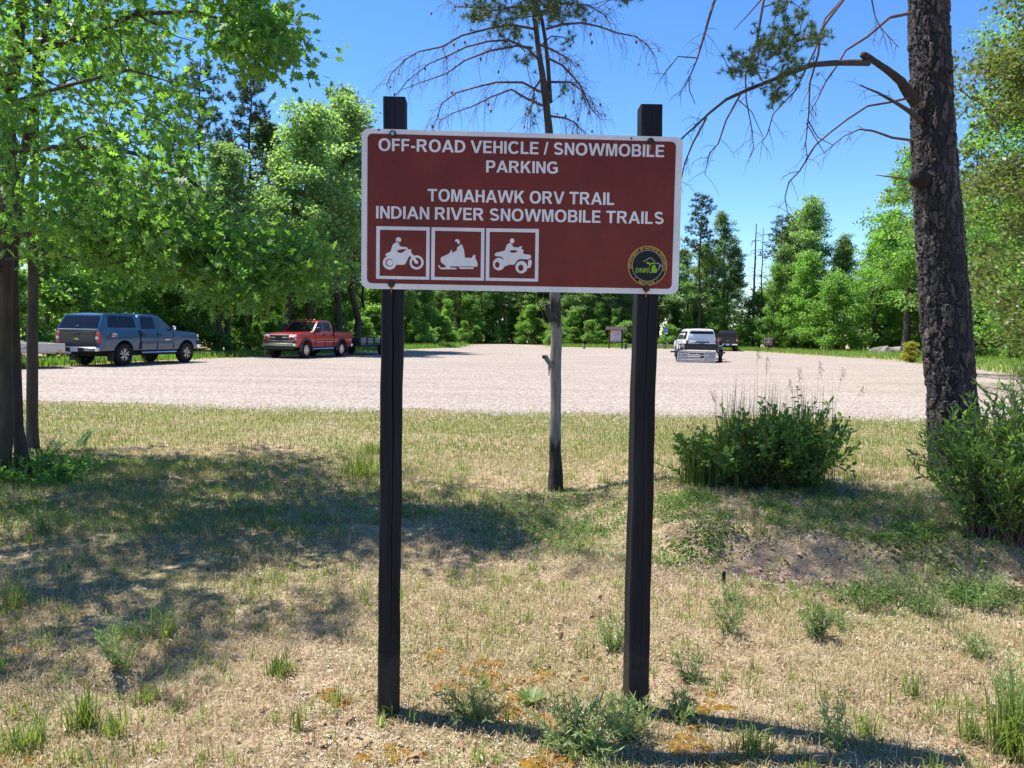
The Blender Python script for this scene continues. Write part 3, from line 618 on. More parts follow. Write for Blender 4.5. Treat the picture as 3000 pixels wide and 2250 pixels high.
for _ in range(4200):                                       # the green crown above the frame; it shades the bank on the right
    v = rdir(1)[0]*rng.random()**.5; TC.append((np.array([.15, 7.45, 6.2]) if _ % 3 == 0 else np.array([-.15, 6.5, 6.5]))+v*([1.3, 1.1, 1.3] if _ % 3 == 0 else [1.6, 1.2, 1.1]))
q = QB(); grow(P2[2:], [.02]*len(P2[2:]), np.array(TC)[::6], .05, .003, .4, q, 4); o = put('twigs', smooth(q.mesh('green_twig')), M['twig'], e, kind='stuff'); o.matrix_parent_inverse = inv
V, F_ = needle_tufts(np.array(TC), 26, .060, .0056); o = put('needles', mesh_poly('needles', V, F_), M['needle'], e, kind='stuff'); o.matrix_parent_inverse = inv

# --- right pine with thick plated bark
Y0 = 7.5; base = ground(2795, 1450); base[1] = Y0; e = thing('pine_tree', 'thick rough pine trunk on the right with broken limb and long bare boughs', 'tree', base); inv = Matrix.Translation(-Vector(base))
L = [(2808, 1500), (2800, 1330), (2788, 1150), (2775, 1000), (2762, 800), (2748, 620), (2740, 530), (2737, 470), (2730, 300), (2724, 150), (2720, 0), (2710, -250), (2700, -500), (2690, -800)]
TP = pts_px(L, Y0); TR = np.array([.33, .275, .262, .256, .247, .236, .240, .226, .212, .205, .196, .17, .13, .07])*.83
def bark_trunk(TP, TR, nu, nv, cu=.044, cv=.125, seed=5):
    """stem with furrows and scaly plates as real relief: warped cells, each plate at its own height; returns mesh with a per-plate tone"""
    TLn = np.concatenate([[0], np.cumsum(np.linalg.norm(np.diff(TP, axis=0), axis=1))]); v = np.linspace(0, TLn[-1], nv); th_ = np.arange(nu)/nu*2*math.pi
    Rv = np.interp(v, TLn, TR); Cv = np.stack([np.interp(v, TLn, TP[:, c_]) for c_ in range(3)], 1); rm = TR[1]; U = th_[None]*rm*np.ones((nv, 1)); W = v[:, None]*np.ones((1, nu))
    U2 = U+.085*(fbm(U*9+3, W*6, 3)-.5)+.035*(fbm(U*45, W*30, 3)-.5); W2 = W+.16*(fbm(U*8+31, W*5+7, 3)-.5)+.06*(fbm(U*40+9, W*28, 3)-.5)
    per = int(round(2*math.pi*rm/cu)); a = U2/(2*math.pi*rm)*per; b_ = W2/cv; ai = np.floor(a).astype(int); bi = np.floor(b_).astype(int); R2 = np.random.default_rng(seed); ja = R2.random((per, 400, 2)); tone = R2.random((per, 400))
    d1 = np.full(a.shape, 9.); d2 = np.full(a.shape, 9.); idt = np.zeros(a.shape)
    for da in (-1, 0, 1):
        for db in (-1, 0, 1):
            A = (ai+da) % per; B = np.clip(bi+db, 0, 399); ca = ai+da+ja[A, B, 0]; cb_ = bi+db+ja[A, B, 1]; d = np.hypot((a-ca)*1.0, b_-cb_); nw = d < d1
            d2 = np.where(nw, d1, np.minimum(d2, d)); idt = np.where(nw, tone[A, B], idt); d1 = np.where(nw, d, d1)
    f_ = sst(.01, .13, d2-d1); flake = fbm(U*34, W*16, 4)-.5; hgt = f_*(.007+.020*idt+.010*np.sin(idt*50)*(W2/cv-np.floor(W2/cv)))+.016*flake+.012*(fbm(U*9, W*3, 2)-.5)
    rr = Rv[:, None]*.95+hgt; V = Cv[:, None]+np.stack([np.cos(th_)[None]*rr, np.sin(th_)[None]*rr, 0*rr], -1)
    i_, j_ = np.meshgrid(np.arange(nv-1), np.arange(nu), indexing='ij'); j2 = (j_+1) % nu; F = np.stack([i_*nu+j_, i_*nu+j2, (i_+1)*nu+j2, (i_+1)*nu+j_], -1).reshape(-1, 4)
    me = mesh_poly('rough_trunk', V.reshape(-1, 3), F); at_ = me.attributes.new('plate', 'FLOAT', 'POINT'); at_.data.foreach_set('value', (idt*(.35+.65*(f_ > .5))).ravel().astype(np.float32)); return smooth(me)
me = bark_trunk(TP, TR, 260, 1300)
m, nt, b, out = newmat('scaly_bark'); at_n = nt.nodes.new('ShaderNodeAttribute'); at_n.attribute_name = 'plate'; co = objc(nt); nz_ = noise(nt, co, 45, 5, .7, (1, 1, .5)); nb = noise(nt, co, 6, 4, .6)
r1 = ramp(nt, [(0, (.012, .0115, .012)), (.45, (.030, .027, .028)), (.8, (.064, .057, .056)), (1, (.12, .09, .077))]); nt.links.new(at_n.outputs['Fac'], r1.inputs[0])
r2 = ramp(nt, [(.3, (.45, .44, .44)), (.7, (1.4, 1.35, 1.33))]); nt.links.new(nz_, r2.inputs[0]); r3 = ramp(nt, [(.35, (.7, .7, .72)), (.65, (1.1, 1.05, 1.03))]); nt.links.new(nb, r3.inputs[0])
nt.links.new(mixc(nt, 1, mixc(nt, 1, r1.outputs[0], r2.outputs[0], 'MULTIPLY'), r3.outputs[0], 'MULTIPLY'), b.inputs['Base Color']); b.inputs['Roughness'].default_value = .8; bump(nt, b, nz_, .8, .012); M['scaly'] = m
o = put('trunk', me, m, e); o.matrix_parent_inverse = inv
q = QB(); kn = at(2688, 522, Y0-.17); V, F_ = rough_tube([kn+[.07, .07, 0], kn+[.01, 0, 0], kn+[-.02, -.03, 0], kn+[-.03, -.045, 0]], [.09, .08, .062, .04], 16, 5, .3); q.add(V, F_)
o = put('knot', smooth(q.mesh('knot')), M['bark_dark'], e); o.matrix_parent_inverse = inv
BIG = [[(2680, 300), (2640, 240), (2600, 205), (2562, 180), (2528, 160)]]
BRN = [([(2548, 184), (2500, 182), (2460, 183), (2380, 190), (2320, 210), (2250, 240), (2180, 265), (2130, 295), (2080, 335), (2030, 375), (1995, 405), (1940, 440)], .030, -.5),
       ([(2070, 345), (2030, 420), (2005, 480), (1993, 540), (1988, 620)], .010, 0), ([(2170, 275), (2130, 350), (2105, 420), (2080, 450), (2065, 510)], .010, 0),
       ([(2670, 38), (2600, 55), (2540, 105), (2480, 150), (2450, 185), (2420, 240), (2390, 290), (2372, 330)], .016, -.3), ([(2500, -40), (2440, 40), (2410, 90), (2390, 160), (2376, 240), (2362, 330), (2358, 420), (2365, 465)], .014, -.4),
       ([(2700, 356), (2660, 325), (2620, 296), (2575, 272), (2520, 250)], .026, -.25), ([(2680, 412), (2620, 402), (2560, 385), (2520, 381), (2470, 397), (2415, 447)], .014, -.3),
       ([(2670, 285), (2600, 303), (2540, 310), (2480, 345), (2430, 390), (2390, 430), (2345, 500), (2310, 540), (2299, 580), (2310, 620), (2340, 682)], .012, -.5), ([(2680, 528), (2620, 516), (2566, 513)], .013, -.15),
       ([(2680, -450), (2400, -340), (2160, -150), (2095, 0), (2075, 60), (2060, 120), (2040, 175), (2015, 225), (1990, 280)], .020, -.6), ([(2045, 170), (1985, 165), (1955, 195), (1945, 217)], .006, 0), ([(2018, 225), (2020, 265), (2037, 305)], .006, 0),
       ([(2690, -380), (2400, -200), (2240, 0), (2228, 70), (2215, 150), (2185, 220), (2183, 290), (2205, 380), (2208, 436)], .016, -.2), ([(2230, 0), (2180, 50), (2150, 88)], .007, 0), ([(2240, 20), (2290, 0)], .007, 0),
       ([(2690, -150), (2600, -60), (2550, 0), (2558, 45), (2585, 85), (2632, 138)], .010, -.3), ([(2700, -220), (2520, -60), (2420, 55), (2390, 140), (2330, 260), (2270, 330), (2250, 390), (2232, 418)], .012, -.6),
       ([(2400, 100), (2340, 120), (2300, 60), (2310, -20)], .010, -.3), ([(2365, 350), (2400, 400), (2440, 425)], .006, 0), ([(2362, 360), (2390, 410), (2415, 448)], .005, 0), ([(2790, 210), (2810, 185)], .012, 0), ([(2160, 290), (2200, 330), (2235, 400)], .005, 0)]
M['scaly_limb'] = barkmat('limb_bark', (.012, .010, .010), (.085, .068, .062), 38, 1.0)
q = QB(); P = pts_px(BIG[0], Y0-.1, Y0-.55); V, F_ = rough_tube(P, [.055, .038, .031, .027, .029], 14, 9, .5); q.add(V, F_); o = put('broken_limb', smooth(q.mesh('broken_limb')), M['scaly_limb'], e); o.matrix_parent_inverse = inv
for L, r_, d_ in BRN:
    P = pts_px(L, Y0-(.15 if L[0][0] > 2600 else .5), Y0-(.5 if d_ == 0 else .15)+d_); q = QB(); n_ = len(P); P[1:-1] += rng.normal(0, .01, (n_-2, 3)) if n_ > 2 else 0
    V, F_ = rough_tube(P, np.linspace(r_, max(.003, r_*.18), n_), 6, 4, .25); q.add(V, F_)
    if n_ > 3: twigs(q, P[n_//3:], .003, int(3+n_*1.1), .22, None, .5, 2)
    o = put('bough', smooth(q.mesh('bough')), M['bark'] if r_ > .02 else M['twig'], e); o.matrix_parent_inverse = inv
TC = []; TD = []
for (cx, cy, sx, sy, n_) in ((2300, 120, 50, 55, 95), (2240, 130, 40, 50, 60), (2200, 190, 45, 35, 45), (2160, 170, 35, 18, 22), (2140, 210, 30, 12, 18), (2340, 60, 30, 40, 30), (2290, 20, 25, 30, 24), (2280, 260, 40, 35, 40), (2320, 200, 50, 40, 50), (2390, 110, 30, 30, 26), (2270, 295, 25, 20, 14), (2420, 100, 18, 20, 8)):
    for _ in range(n_): TC.append(at(rng.normal(cx, sx*.55), rng.normal(cy, sy*.55), Y0-.75+rng.normal(0, .22)))
TC = np.array(TC); q = QB(); grow(pts_px([(2310, 0), (2310, 100), (2280, 160), (2290, 230), (2200, 190)], Y0-.75), [.012]*5, TC[::2], .03, .003, .4, q, 4); o = put('twigs', smooth(q.mesh('needle_twig')), M['twig'], e, kind='stuff'); o.matrix_parent_inverse = inv
V, F_ = needle_tufts(TC, 34, .050, .0048); o = put('needles', mesh_poly('needles', V, F_), M['needle'], e, kind='stuff'); o.matrix_parent_inverse = inv

# ------------------------------------------------------------------ lettering: bold sans capitals as filled 2D outlines
def fill2d(loops, name='outline'):
    cu = bpy.data.curves.new(name, 'CURVE'); cu.dimensions = '2D'; cu.fill_mode = 'BOTH'
    for L in loops:
        s_ = cu.splines.new('POLY'); s_.points.add(len(L)-1); s_.use_cyclic_u = True
        for p, q_ in zip(s_.points, L): p.co = (float(q_[0]), float(q_[1]), 0, 1)
    o = bpy.data.objects.new(name, cu); COL.objects.link(o); dg = bpy.context.evaluated_depsgraph_get(); me = o.evaluated_get(dg).to_mesh()
    V = [tuple(v.co) for v in me.vertices]; F = [tuple(p.vertices) for p in me.polygons]; o.evaluated_get(dg).to_mesh_clear()
    bpy.data.objects.remove(o); bpy.data.curves.remove(cu); return V, F
def sel(cx, cy, rx, ry, a0, a1, n=22, e=2.25):
    R = []
    for k in range(n+1):
        a = rad(a0+(a1-a0)*k/n); c_, s_ = math.cos(a), math.sin(a); R.append((cx+rx*math.copysign(abs(c_)**(2/e), c_), cy+ry*math.copysign(abs(s_)**(2/e), s_)))
    return R
S_ = .195
def stroke(path, w):
    P = np.array(path); T = unit(np.gradient(P, axis=0)); N_ = np.stack([-T[:, 1], T[:, 0]], 1); return [list(map(tuple, P+N_*w/2))+list(map(tuple, (P-N_*w/2)[::-1]))]
def rect(x0, y0, x1, y1): return [(x0, y0), (x1, y0), (x1, y1), (x0, y1)]
def bowl(x, y0, y1, w, full=False):
    r_ = (y1-y0)/2; return [(x, y0)]+sel(w-r_, (y0+y1)/2, r_, r_, -90, 90, 12, 2.2)+[(x, y1)]
G = {}
G['I'] = ([rect(0, 0, S_, 1)], S_); G['-'] = ([rect(0, .28, .33, .45)], .33); G['/'] = ([[(0, -.02), (.15, -.02), (.36, 1.02), (.21, 1.02)]], .36)
G['L'] = ([[(0, 0), (.60, 0), (.60, .165), (S_, .165), (S_, 1), (0, 1)]], .60)
G['E'] = ([[(0, 0), (.66, 0), (.66, .165), (S_, .165), (S_, .43), (.61, .43), (.61, .59), (S_, .59), (S_, .835), (.645, .835), (.645, 1), (0, 1)]], .66)
G['F'] = ([[(0, 0), (S_, 0), (S_, .42), (.56, .42), (.56, .585), (S_, .585), (S_, .835), (.61, .835), (.61, 1), (0, 1)]], .61)
G['H'] = ([[(0, 0), (S_, 0), (S_, .43), (.72-S_, .43), (.72-S_, 0), (.72, 0), (.72, 1), (.72-S_, 1), (.72-S_, .60), (S_, .60), (S_, 1), (0, 1)]], .72)
G['T'] = ([[(.275, 0), (.275+S_, 0), (.275+S_, .835), (.745, .835), (.745, 1), (0, 1), (0, .835), (.275, .835)]], .745)
G['N'] = ([[(0, 0), (.18, 0), (.18, .66), (.535, 0), (.73, 0), (.73, 1), (.55, 1), (.55, .34), (.195, 1), (0, 1)]], .73)
G['M'] = ([[(0, 0), (.175, 0), (.175, .76), (.35, 0), (.53, 0), (.705, .76), (.705, 0), (.88, 0), (.88, 1), (.605, 1), (.44, .30), (.275, 1), (0, 1)]], .88)
G['V'] = ([[(.34, 0), (.56, 0), (.90, 1), (.695, 1), (.45, .24), (.205, 1), (0, 1)]], .90)
G['W'] = ([[(.23, 0), (.43, 0), (.64, .72), (.85, 0), (1.05, 0), (1.28, 1), (1.08, 1), (.945, .30), (.755, 1), (.525, 1), (.335, .30), (.20, 1), (0, 1)]], 1.28)
G['A'] = ([[(0, 0), (.205, 0), (.285, .225), (.635, .225), (.715, 0), (.92, 0), (.56, 1), (.36, 1)], [(.345, .39), (.46, .72), (.575, .39)]], .92)
G['K'] = ([[(0, 0), (S_, 0), (S_, .30), (.33, .45), (.56, 0), (.80, 0), (.47, .59), (.78, 1), (.53, 1), (S_, .55), (S_, 1), (0, 1)]], .80)
G['O'] = ([sel(.455, .5, .455, .515, 0, 352, 40), sel(.455, .5, .25, .345, 0, 352, 40)], .91)
G['D'] = ([bowl(0, 0, 1, .80), [(S_, .165)]+sel(.80-.165-.345, .5, .32, .335, -90, 90, 12, 2.3)+[(S_, .835)]], .80)
G['P'] = ([[(0, 0), (S_, 0), (S_, .36)]+sel(.42, .68, .30, .32, -90, 90, 12, 2.3)+[(0, 1)], [(S_, .52)]+sel(.39, .68, .135, .16, -90, 90, 10, 2.3)+[(S_, .84)]], .72)
G['R'] = ([[(0, 0), (S_, 0), (S_, .42), (.30, .42), (.38, .37), (.58, 0), (.81, 0), (.68, .23), (.61, .35), (.53, .43)]+sel(.44, .72, .31, .28, -55, 90, 12, 2.3)+[(0, 1)], [(S_, .575)]+sel(.41, .706, .13, .13, -90, 90, 10, 2.3)+[(S_, .836)]], .81)
G['B'] = ([[(0, 0)]+sel(.44, .28, .30, .28, -90, 50, 10, 2.3)+[(.62, .53)]+sel(.42, .74, .28, .26, -45, 90, 10, 2.3)+[(0, 1)], [(S_, .16)]+sel(.42, .295, .12, .135, -90, 90, 8, 2.3)+[(S_, .43)], [(S_, .59)]+sel(.39, .715, .115, .125, -90, 90, 8, 2.3)+[(S_, .84)]], .74)
G['C'] = ([sel(.45, .5, .45, .515, 38, 325, 34)+[(.655, .275)]+sel(.46, .5, .252, .345, 318, 45, 30)+[(.635, .735)]], .86)
G['G'] = ([sel(.455, .5, .455, .515, 42, 300, 32)+[(.86, .13), (.86, .545), (.47, .545), (.47, .38), (.665, .38), (.665, .235)]+sel(.46, .5, .252, .345, 300, 45, 28)+[(.65, .72)]], .86)
_sp = sel(.375, .725, .255, .195, 22, 262, 16, 2.1)+sel(.385, .275, .275, .195, 88, -158, 16, 2.1)
G['S'] = (stroke(_sp, .175), .76)
G['U'] = ([[(0, 1), (0, .36)]+sel(.36, .35, .36, .365, 180, 360, 16)+[(.72, 1), (.525, 1), (.525, .38)]+sel(.36, .36, .165, .21, 360, 180, 14)+[(.195, 1)]], .72)
G['Z'] = ([[(0, 0), (.66, 0), (.66, .165), (.25, .165), (.65, .86), (.65, 1), (.03, 1), (.03, .835), (.40, .835), (0, .14)]], .66)
G['7'] = ([[(.10, 0), (.30, 0), (.60, .85), (.60, 1), (0, 1), (0, .83), (.39, .83)]], .60); G['1'] = ([[(.19, 0), (.39, 0), (.39, 1), (.25, 1), (0, .80), (0, .64), (.19, .74)]], .40)
GM = {}
def word(txt, track=.11, space=.32):
    """-> V, F, width for cap height 1"""
    V, F, x = [], [], 0.0
    for ch in txt:
        if ch == ' ': x += space; continue
        if ch not in GM: GM[ch] = fill2d(G[ch][0])
        v, f = GM[ch]; b0 = len(V); kern = -.07 if ch in 'AVW/' else 0; x += kern*.5
        V += [(p[0]+x, p[1], 0) for p in v]; F += [tuple(i_+b0 for i_ in q_) for q_ in f]; x += G[ch][1]+track+kern*.5
    return V, F, x-track

# ------------------------------------------------------------------ the big brown sign on two posts
YAW = rad(2.4); sc_ = np.array(at(1526, 620, 3.0)); st_ = np.array([math.cos(YAW), math.sin(YAW), 0]); sn_ = np.array([math.sin(YAW), -math.cos(YAW), 0])
def sgn(px, py):
    d = ray(px, py); p = CAM+d*(np.dot(sc_-CAM, sn_)/np.dot(d, sn_)); return float(np.dot(p-sc_, st_)), float(p[2]-sc_[2])
def s3(u, v, o=0.0): return tuple(sc_+st_*u+np.array([0, 0, v])+sn_*o)
U0, V1 = sgn(1060, 376); U1, V0 = sgn(1987, 862); U1 = max(U1, sgn(1992, 400)[0]); V0 = (V0+sgn(1058, 846)[1])/2
def rrect(u0, v0, u1, v1, r_): return [(u1-r_+r_*math.cos(rad(a)), v1-r_+r_*math.sin(rad(a))) for a in range(0, 91, 15)]+[(u0+r_+r_*math.cos(rad(a)), v1-r_+r_*math.sin(rad(a))) for a in range(90, 181, 15)]+[(u0+r_+r_*math.cos(rad(a)), v0+r_+r_*math.sin(rad(a))) for a in range(180, 271, 15)]+[(u1-r_+r_*math.cos(rad(a)), v0+r_+r_*math.sin(rad(a))) for a in range(270, 361, 15)]
sign = thing('trail_sign', 'large brown sign with white border and lettering mounted on two black posts', 'sign', s3(0, V0, 0)); s_inv = Matrix.Translation(-Vector(s3(0, V0, 0)))
def sp(name, mb, mat, sm=None, parent=None, **k):
    o = put(name, mb.mesh(name, sm) if isinstance(mb, MB) else mb, mat, parent or sign, **k); o.matrix_parent_inverse = s_inv; return o
def signmat(name, c, var=.05, rough=.42):
    m, nt, b, out = newmat(name); P_ = pos(nt); n_ = noise(nt, P_, 3.5, 5, .65); n2_ = noise(nt, P_, 60, 4, .7, (1, 1, .12)); n3 = noise(nt, P_, 160, 3, .6)
    r_ = ramp(nt, [(.3, tuple(x*(1-var*2.2) for x in c)), (.7, tuple(min(1, x*(1+var)) for x in c))]); nt.links.new(n_, r_.inputs[0])
    r2_ = ramp(nt, [(.30, (.86, .84, .82)), (.55, (1, 1, 1))]); nt.links.new(n2_, r2_.inputs[0]); nt.links.new(mixc(nt, .6, r_.outputs[0], r2_.outputs[0], 'MULTIPLY'), b.inputs['Base Color'])
    b.inputs['Roughness'].default_value = rough; b.inputs['Specular IOR Level'].default_value = .22; bump(nt, b, n3, .05, .002); return m
M['s_white'] = signmat('reflective_white', (.66, .65, .66), .08); M['s_brown'] = signmat('sign_brown', (.155, .0225, .014), .14); M['s_black'] = signmat('badge_black', (.008, .008, .010)); M['s_gold'] = signmat('badge_gold', (.62, .36, .06)); M['s_green'] = signmat('badge_green', (.20, .42, .015)); M['s_pale'] = signmat('badge_pale', (.55, .50, .42))
mb = MB(); mb.slab([s3(u, v, 0) for u, v in rrect(U0, V0, U1, V1, .028)], -sn_*.004); sp('panel', mb, M['s_white'])
iu0, iv1 = sgn(1077, 391); iu1, iv0 = sgn(1970, 846); iu1 = (iu1+sgn(1978, 414)[0])/2; iv0 = (iv0+sgn(1074, 830)[1])/2
mb = MB(); mb.slab([s3(u, v, .0012) for u, v in rrect(iu0, iv0, iu1, iv1, .018)], -sn_*.0008); sp('brown_field', mb, M['s_brown'])
def text_line(txt, lx, rx, by_l, by_r, capl, mat=None, o=.0024):
    u0, v0 = sgn(lx, by_l); u1, v1_ = sgn(rx, by_r); h = sgn(lx, by_l-capl)[1]-v0; V, F, w = word(txt); kx = (u1-u0)/w; mb = MB(); mb.add([s3(u0+p[0]*kx, v0+p[1]*h+(v1_-v0)*(p[0]/w), o) for p in V], F)
    return sp('lettering', mb, mat or M['s_white'])
# rows from the photograph: x of first and last letter, baseline rows, cap height
text_line('OFF-ROAD VEHICLE / SNOWMOBILE', 1109, 1945, 442, 461, 36.5)
text_line('PARKING', 1424, 1634, 505, 509, 35)
text_line('TOMAHAWK ORV TRAIL', 1253, 1799, 590, 601, 36.5)
text_line('INDIAN RIVER SNOWMOBILE TRAILS', 1102, 1944, 640, 657, 36.5)
# pictogram frames and figures, outlines read off the enlarged sign (k: enlargement, origin 1080,640)
def zp(L): return [sgn(1080+a*.23508, 640+b_*.23508) for a, b_ in L]
def smoothloop(L, n=3):
    P = np.array(L, float)
    for _ in range(n-1):
        Q = np.roll(P, -1, 0); P = np.stack([P*.75+Q*.25, P*.25+Q*.75], 1).reshape(-1, 2)
    return [tuple(p) for p in P]
def picto(loops, name='pictogram', o=.0024, mat=None):
    v, f = fill2d(loops); mb = MB(); mb.add([s3(p[0], p[1], o) for p in v], f); return sp(name, mb, mat or M['s_white'])
for (a, b_, c_, d_) in (((97, 97), (762, 108), (757, 765), (93, 752)), ((784, 110), (1444, 122), (1438, 776), (778, 766)), ((1465, 123), (2122, 132), (2112, 788), (1458, 776))):
    Z = np.array([a, b_, c_, d_], float); inn = Z+np.array([(44, 44), (-42, 44), (-42, -37), (44, -37)]); picto([zp(Z), zp(inn)], 'pictogram_frame')
def circ(cx, cy, rx, ry=None, n=28): ry = ry or rx; return [(cx+rx*math.cos(2*math.pi*k/n), cy+ry*math.sin(2*math.pi*k/n)) for k in range(n)]
S2 = lambda L: smoothloop(L, 2)
# off-road motorcycle
picto([zp(circ(373, 268, 34)), zp(S2([(350, 285), (385, 285), (385, 306), (372, 308), (380, 330), (402, 355), (470, 355), (492, 378), (500, 392), (528, 380), (533, 402), (528, 425), (545, 463), (540, 470), (522, 462), (500, 480), (470, 545), (452, 578), (340, 578), (310, 560), (300, 510), (280, 482), (235, 466), (210, 462), (208, 446), (245, 425), (275, 415), (285, 370), (305, 320), (345, 298), (352, 295)])), zp(S2([(352, 405), (372, 390), (465, 380), (472, 392), (450, 402), (425, 425), (400, 432), (365, 424)]))])
picto([zp(circ(264, 552, 86)), zp(circ(262, 552, 50))], 'pictogram', .0030); picto([zp(circ(266, 552, 40))], 'pictogram', .0030)
picto([zp(circ(598, 549, 88)), zp(circ(598, 549, 60))], 'pictogram', .0030); picto([zp([(528, 425), (552, 450), (600, 520), (620, 540), (618, 560), (600, 568), (582, 562), (520, 470)])], 'pictogram', .0027)
# snowmobile
picto([zp(S2([(1076, 278), (1088, 262), (1110, 258), (1130, 272), (1138, 295), (1132, 315), (1114, 322), (1106, 312), (1110, 298), (1096, 290), (1080, 290)])),
       zp([(1155, 318), (1172, 345), (1188, 395), (1196, 450), (1198, 490), (1285, 492), (1305, 456), (1332, 456), (1328, 495), (1348, 530), (1358, 565), (1357, 600), (1008, 597), (1022, 612), (1096, 616), (1096, 634), (905, 634), (885, 620), (864, 588), (876, 580), (892, 602), (912, 616), (940, 612), (968, 598), (940, 575), (905, 550), (897, 525), (898, 495), (912, 480), (1002, 440), (1036, 384), (1043, 430), (1100, 398), (1102, 365)]), zp([(1118, 606), (1315, 610), (1304, 630), (1140, 630)])])
# quad
picto([zp(circ(1787, 280, 29, 32)), zp(S2([(1755, 308), (1775, 312), (1800, 350), (1812, 362), (1872, 362), (1885, 346), (1908, 346), (1908, 372), (1898, 385), (1930, 388), (1930, 410), (1920, 425), (1938, 448), (2000, 452), (2022, 462), (2024, 495), (1990, 512), (1930, 508), (1880, 505), (1850, 525), (1825, 560), (1812, 580), (1765, 572), (1720, 590), (1690, 600), (1680, 510), (1660, 478), (1620, 472), (1572, 470), (1572, 432), (1640, 415), (1700, 402), (1708, 365), (1728, 320)])), zp(S2([(1762, 405), (1780, 395), (1838, 396), (1856, 415), (1830, 428), (1790, 430), (1762, 420)]))])
picto([zp(circ(1622, 570, 74, 78)), zp(circ(1603, 578, 29, 37))], 'pictogram', .0030); picto([zp(circ(1903, 608, 74, 78)), zp(circ(1896, 616, 33, 40))], 'pictogram', .0030)
picto([zp(S2([(1985, 520), (2030, 512), (2034, 550), (2020, 605), (1995, 622), (1965, 618), (1985, 590)]))], 'pictogram', .0027)
# round badge
bc = sgn(1800+1068*.0904, 700+870*.0904); BR_ = sgn(1800+1700*.0904, 700+870*.0904)[0]-bc[0]
def bz(L): return [sgn(1800+a*.0904, 700+b_*.0904) for a, b_ in L]
def bcirc(r_, n=64): return [(bc[0]+r_*math.cos(2*math.pi*k/n), bc[1]+r_*math.sin(2*math.pi*k/n)) for k in range(n)]
picto([bcirc(BR_)], 'badge', .0022, M['s_black']); picto([bcirc(BR_), bcirc(BR_*.965)], 'badge_ring', .0028, M['s_gold']); picto([bcirc(BR_*.79), bcirc(BR_*.77)], 'badge_ring', .0028, M['s_pale'])
def arc_text(txt, rr, h, a_mid, a_span, top=True):
    ws = [(.30 if c_ == ' ' else G[c_][1]) for c_ in txt]; tot = sum(ws)+.14*(len(txt)-1); x = 0; mb = MB()
    for c_, w in zip(txt, ws):
        if c_ != ' ':
            fr = (x+w/2)/tot-.5; a = a_mid-fr*a_span if top else a_mid+fr*a_span
            if c_ not in GM: GM[c_] = fill2d(G[c_][0])
            v, f = GM[c_]; er = np.array([math.cos(a), math.sin(a)]); et = np.array([math.sin(a), -math.cos(a)]) if top else np.array([-math.sin(a), math.cos(a)]); k = a_span*rr/tot
            c0 = np.array(bc)+er*rr; upd = er if top else -er; mb.add([s3(*(c0+et*(p[0]-w/2)*k+upd*(p[1]-.5)*h), .0030) for p in v], f)
        x += w+.14
    return sp('badge_lettering', mb, M['s_gold'])
arc_text('DEPARTMENT OF NATURAL RESOURCES', BR_*.885, BR_*.115, rad(87), rad(208)); arc_text('MICHIGAN', BR_*.885, BR_*.115, rad(268), rad(52), False)
for a in (225, 305): picto([[(bc[0]+BR_*.88*math.cos(rad(a))+.0018*math.cos(t), bc[1]+BR_*.88*math.sin(rad(a))+.0018*math.sin(t)) for t in np.linspace(0, 6.28, 10)[:-1]]], 'badge_dot', .0030, M['s_pale'])
V, F, w = word('DNR', .09); p0 = bz([(682, 1090), (1085, 1095), (690, 940)]); kx = (p0[1][0]-p0[0][0])/w; mb = MB(); mb.add([s3(p0[0][0]+p[0]*kx, p0[0][1]+p[1]*(p0[2][1]-p0[0][1]), .0030) for p in V], F); sp('badge_lettering', mb, M['s_green'])
picto([bz([(1190, 1100), (1185, 1040), (1205, 900), (1260, 850), (1330, 860), (1340, 920), (1325, 975), (1360, 945), (1390, 1010), (1375, 1060), (1350, 1102)])], 'badge_map', .0030, M['s_green'])
picto([bz([(1010, 765), (1070, 745), (1120, 760), (1140, 790), (1200, 770), (1270, 775), (1310, 800), (1300, 825), (1210, 815), (1160, 850), (1130, 880), (1115, 820), (1050, 800)])], 'badge_map', .0030, M['s_green'])
ol = np.array([(930, 745), (985, 700), (1070, 665), (1130, 612), (1205, 628), (1225, 675), (1275, 690), (1300, 780), (1440, 800), (1500, 850), (1525, 895), (1490, 905), (1430, 860), (1450, 900), (1430, 960), (1400, 1010)], float)
picto([bz(stroke(ol, 16)[0])], 'badge_outline', .0031, M['s_pale']); picto([bz(stroke(np.array([(1130, 900), (1115, 980), (1120, 1060), (1140, 1100), (1190, 1103)], float), 14)[0])], 'badge_outline', .0031, M['s_pale'])
# bolts with washers, rust below
M['bolt'] = simple('rusty_bolt', (.055, .03, .025), .55, .6, .4, 80); M['bolt_bright'] = simple('zinc_bolt', (.35, .34, .36), .35, .9, .2, 60); M['rust'] = simple('rust_streak', (.30, .16, .09), .9, var=.3, scale=50)
def disc(mb, c_, r_, h, n=16):
    P_ = [np.array(c_)+st_*r_*math.cos(2*math.pi*k/n)+np.array([0, 0, r_*math.sin(2*math.pi*k/n)]) for k in range(n)]; mb.slab(P_, sn_*h)
for px, py, br in ((1151, 393, 1), (1906, 415, 0), (1147, 832, 0), (1893, 845, 0)):
    u, v = sgn(px, py); mb = MB(); disc(mb, s3(u, v, .0032), .0135, .003); o = sp('bolt', mb, M['bolt'], 40)
    mb = MB(); disc(mb, s3(u, v, .0064), .0078, .006, 6); sp('bolt_head', mb, M['bolt_bright'] if br else M['bolt'], 40)
    if not br: mb = MB(); mb.poly([s3(u-.003, v-.013, .0026), s3(u-.0015, v-.034, .0026), s3(u+.0012, v-.034, .0026), s3(u+.003, v-.013, .0026)]); sp('rust_streak', mb, M['rust'])
for px, py in ((1110, 377), (1850, 403)): u, v = sgn(px, py); mb = MB(); disc(mb, s3(u, v-.004, .0004), .004, .001, 10); sp('drill_hole', mb, M['bolt'])
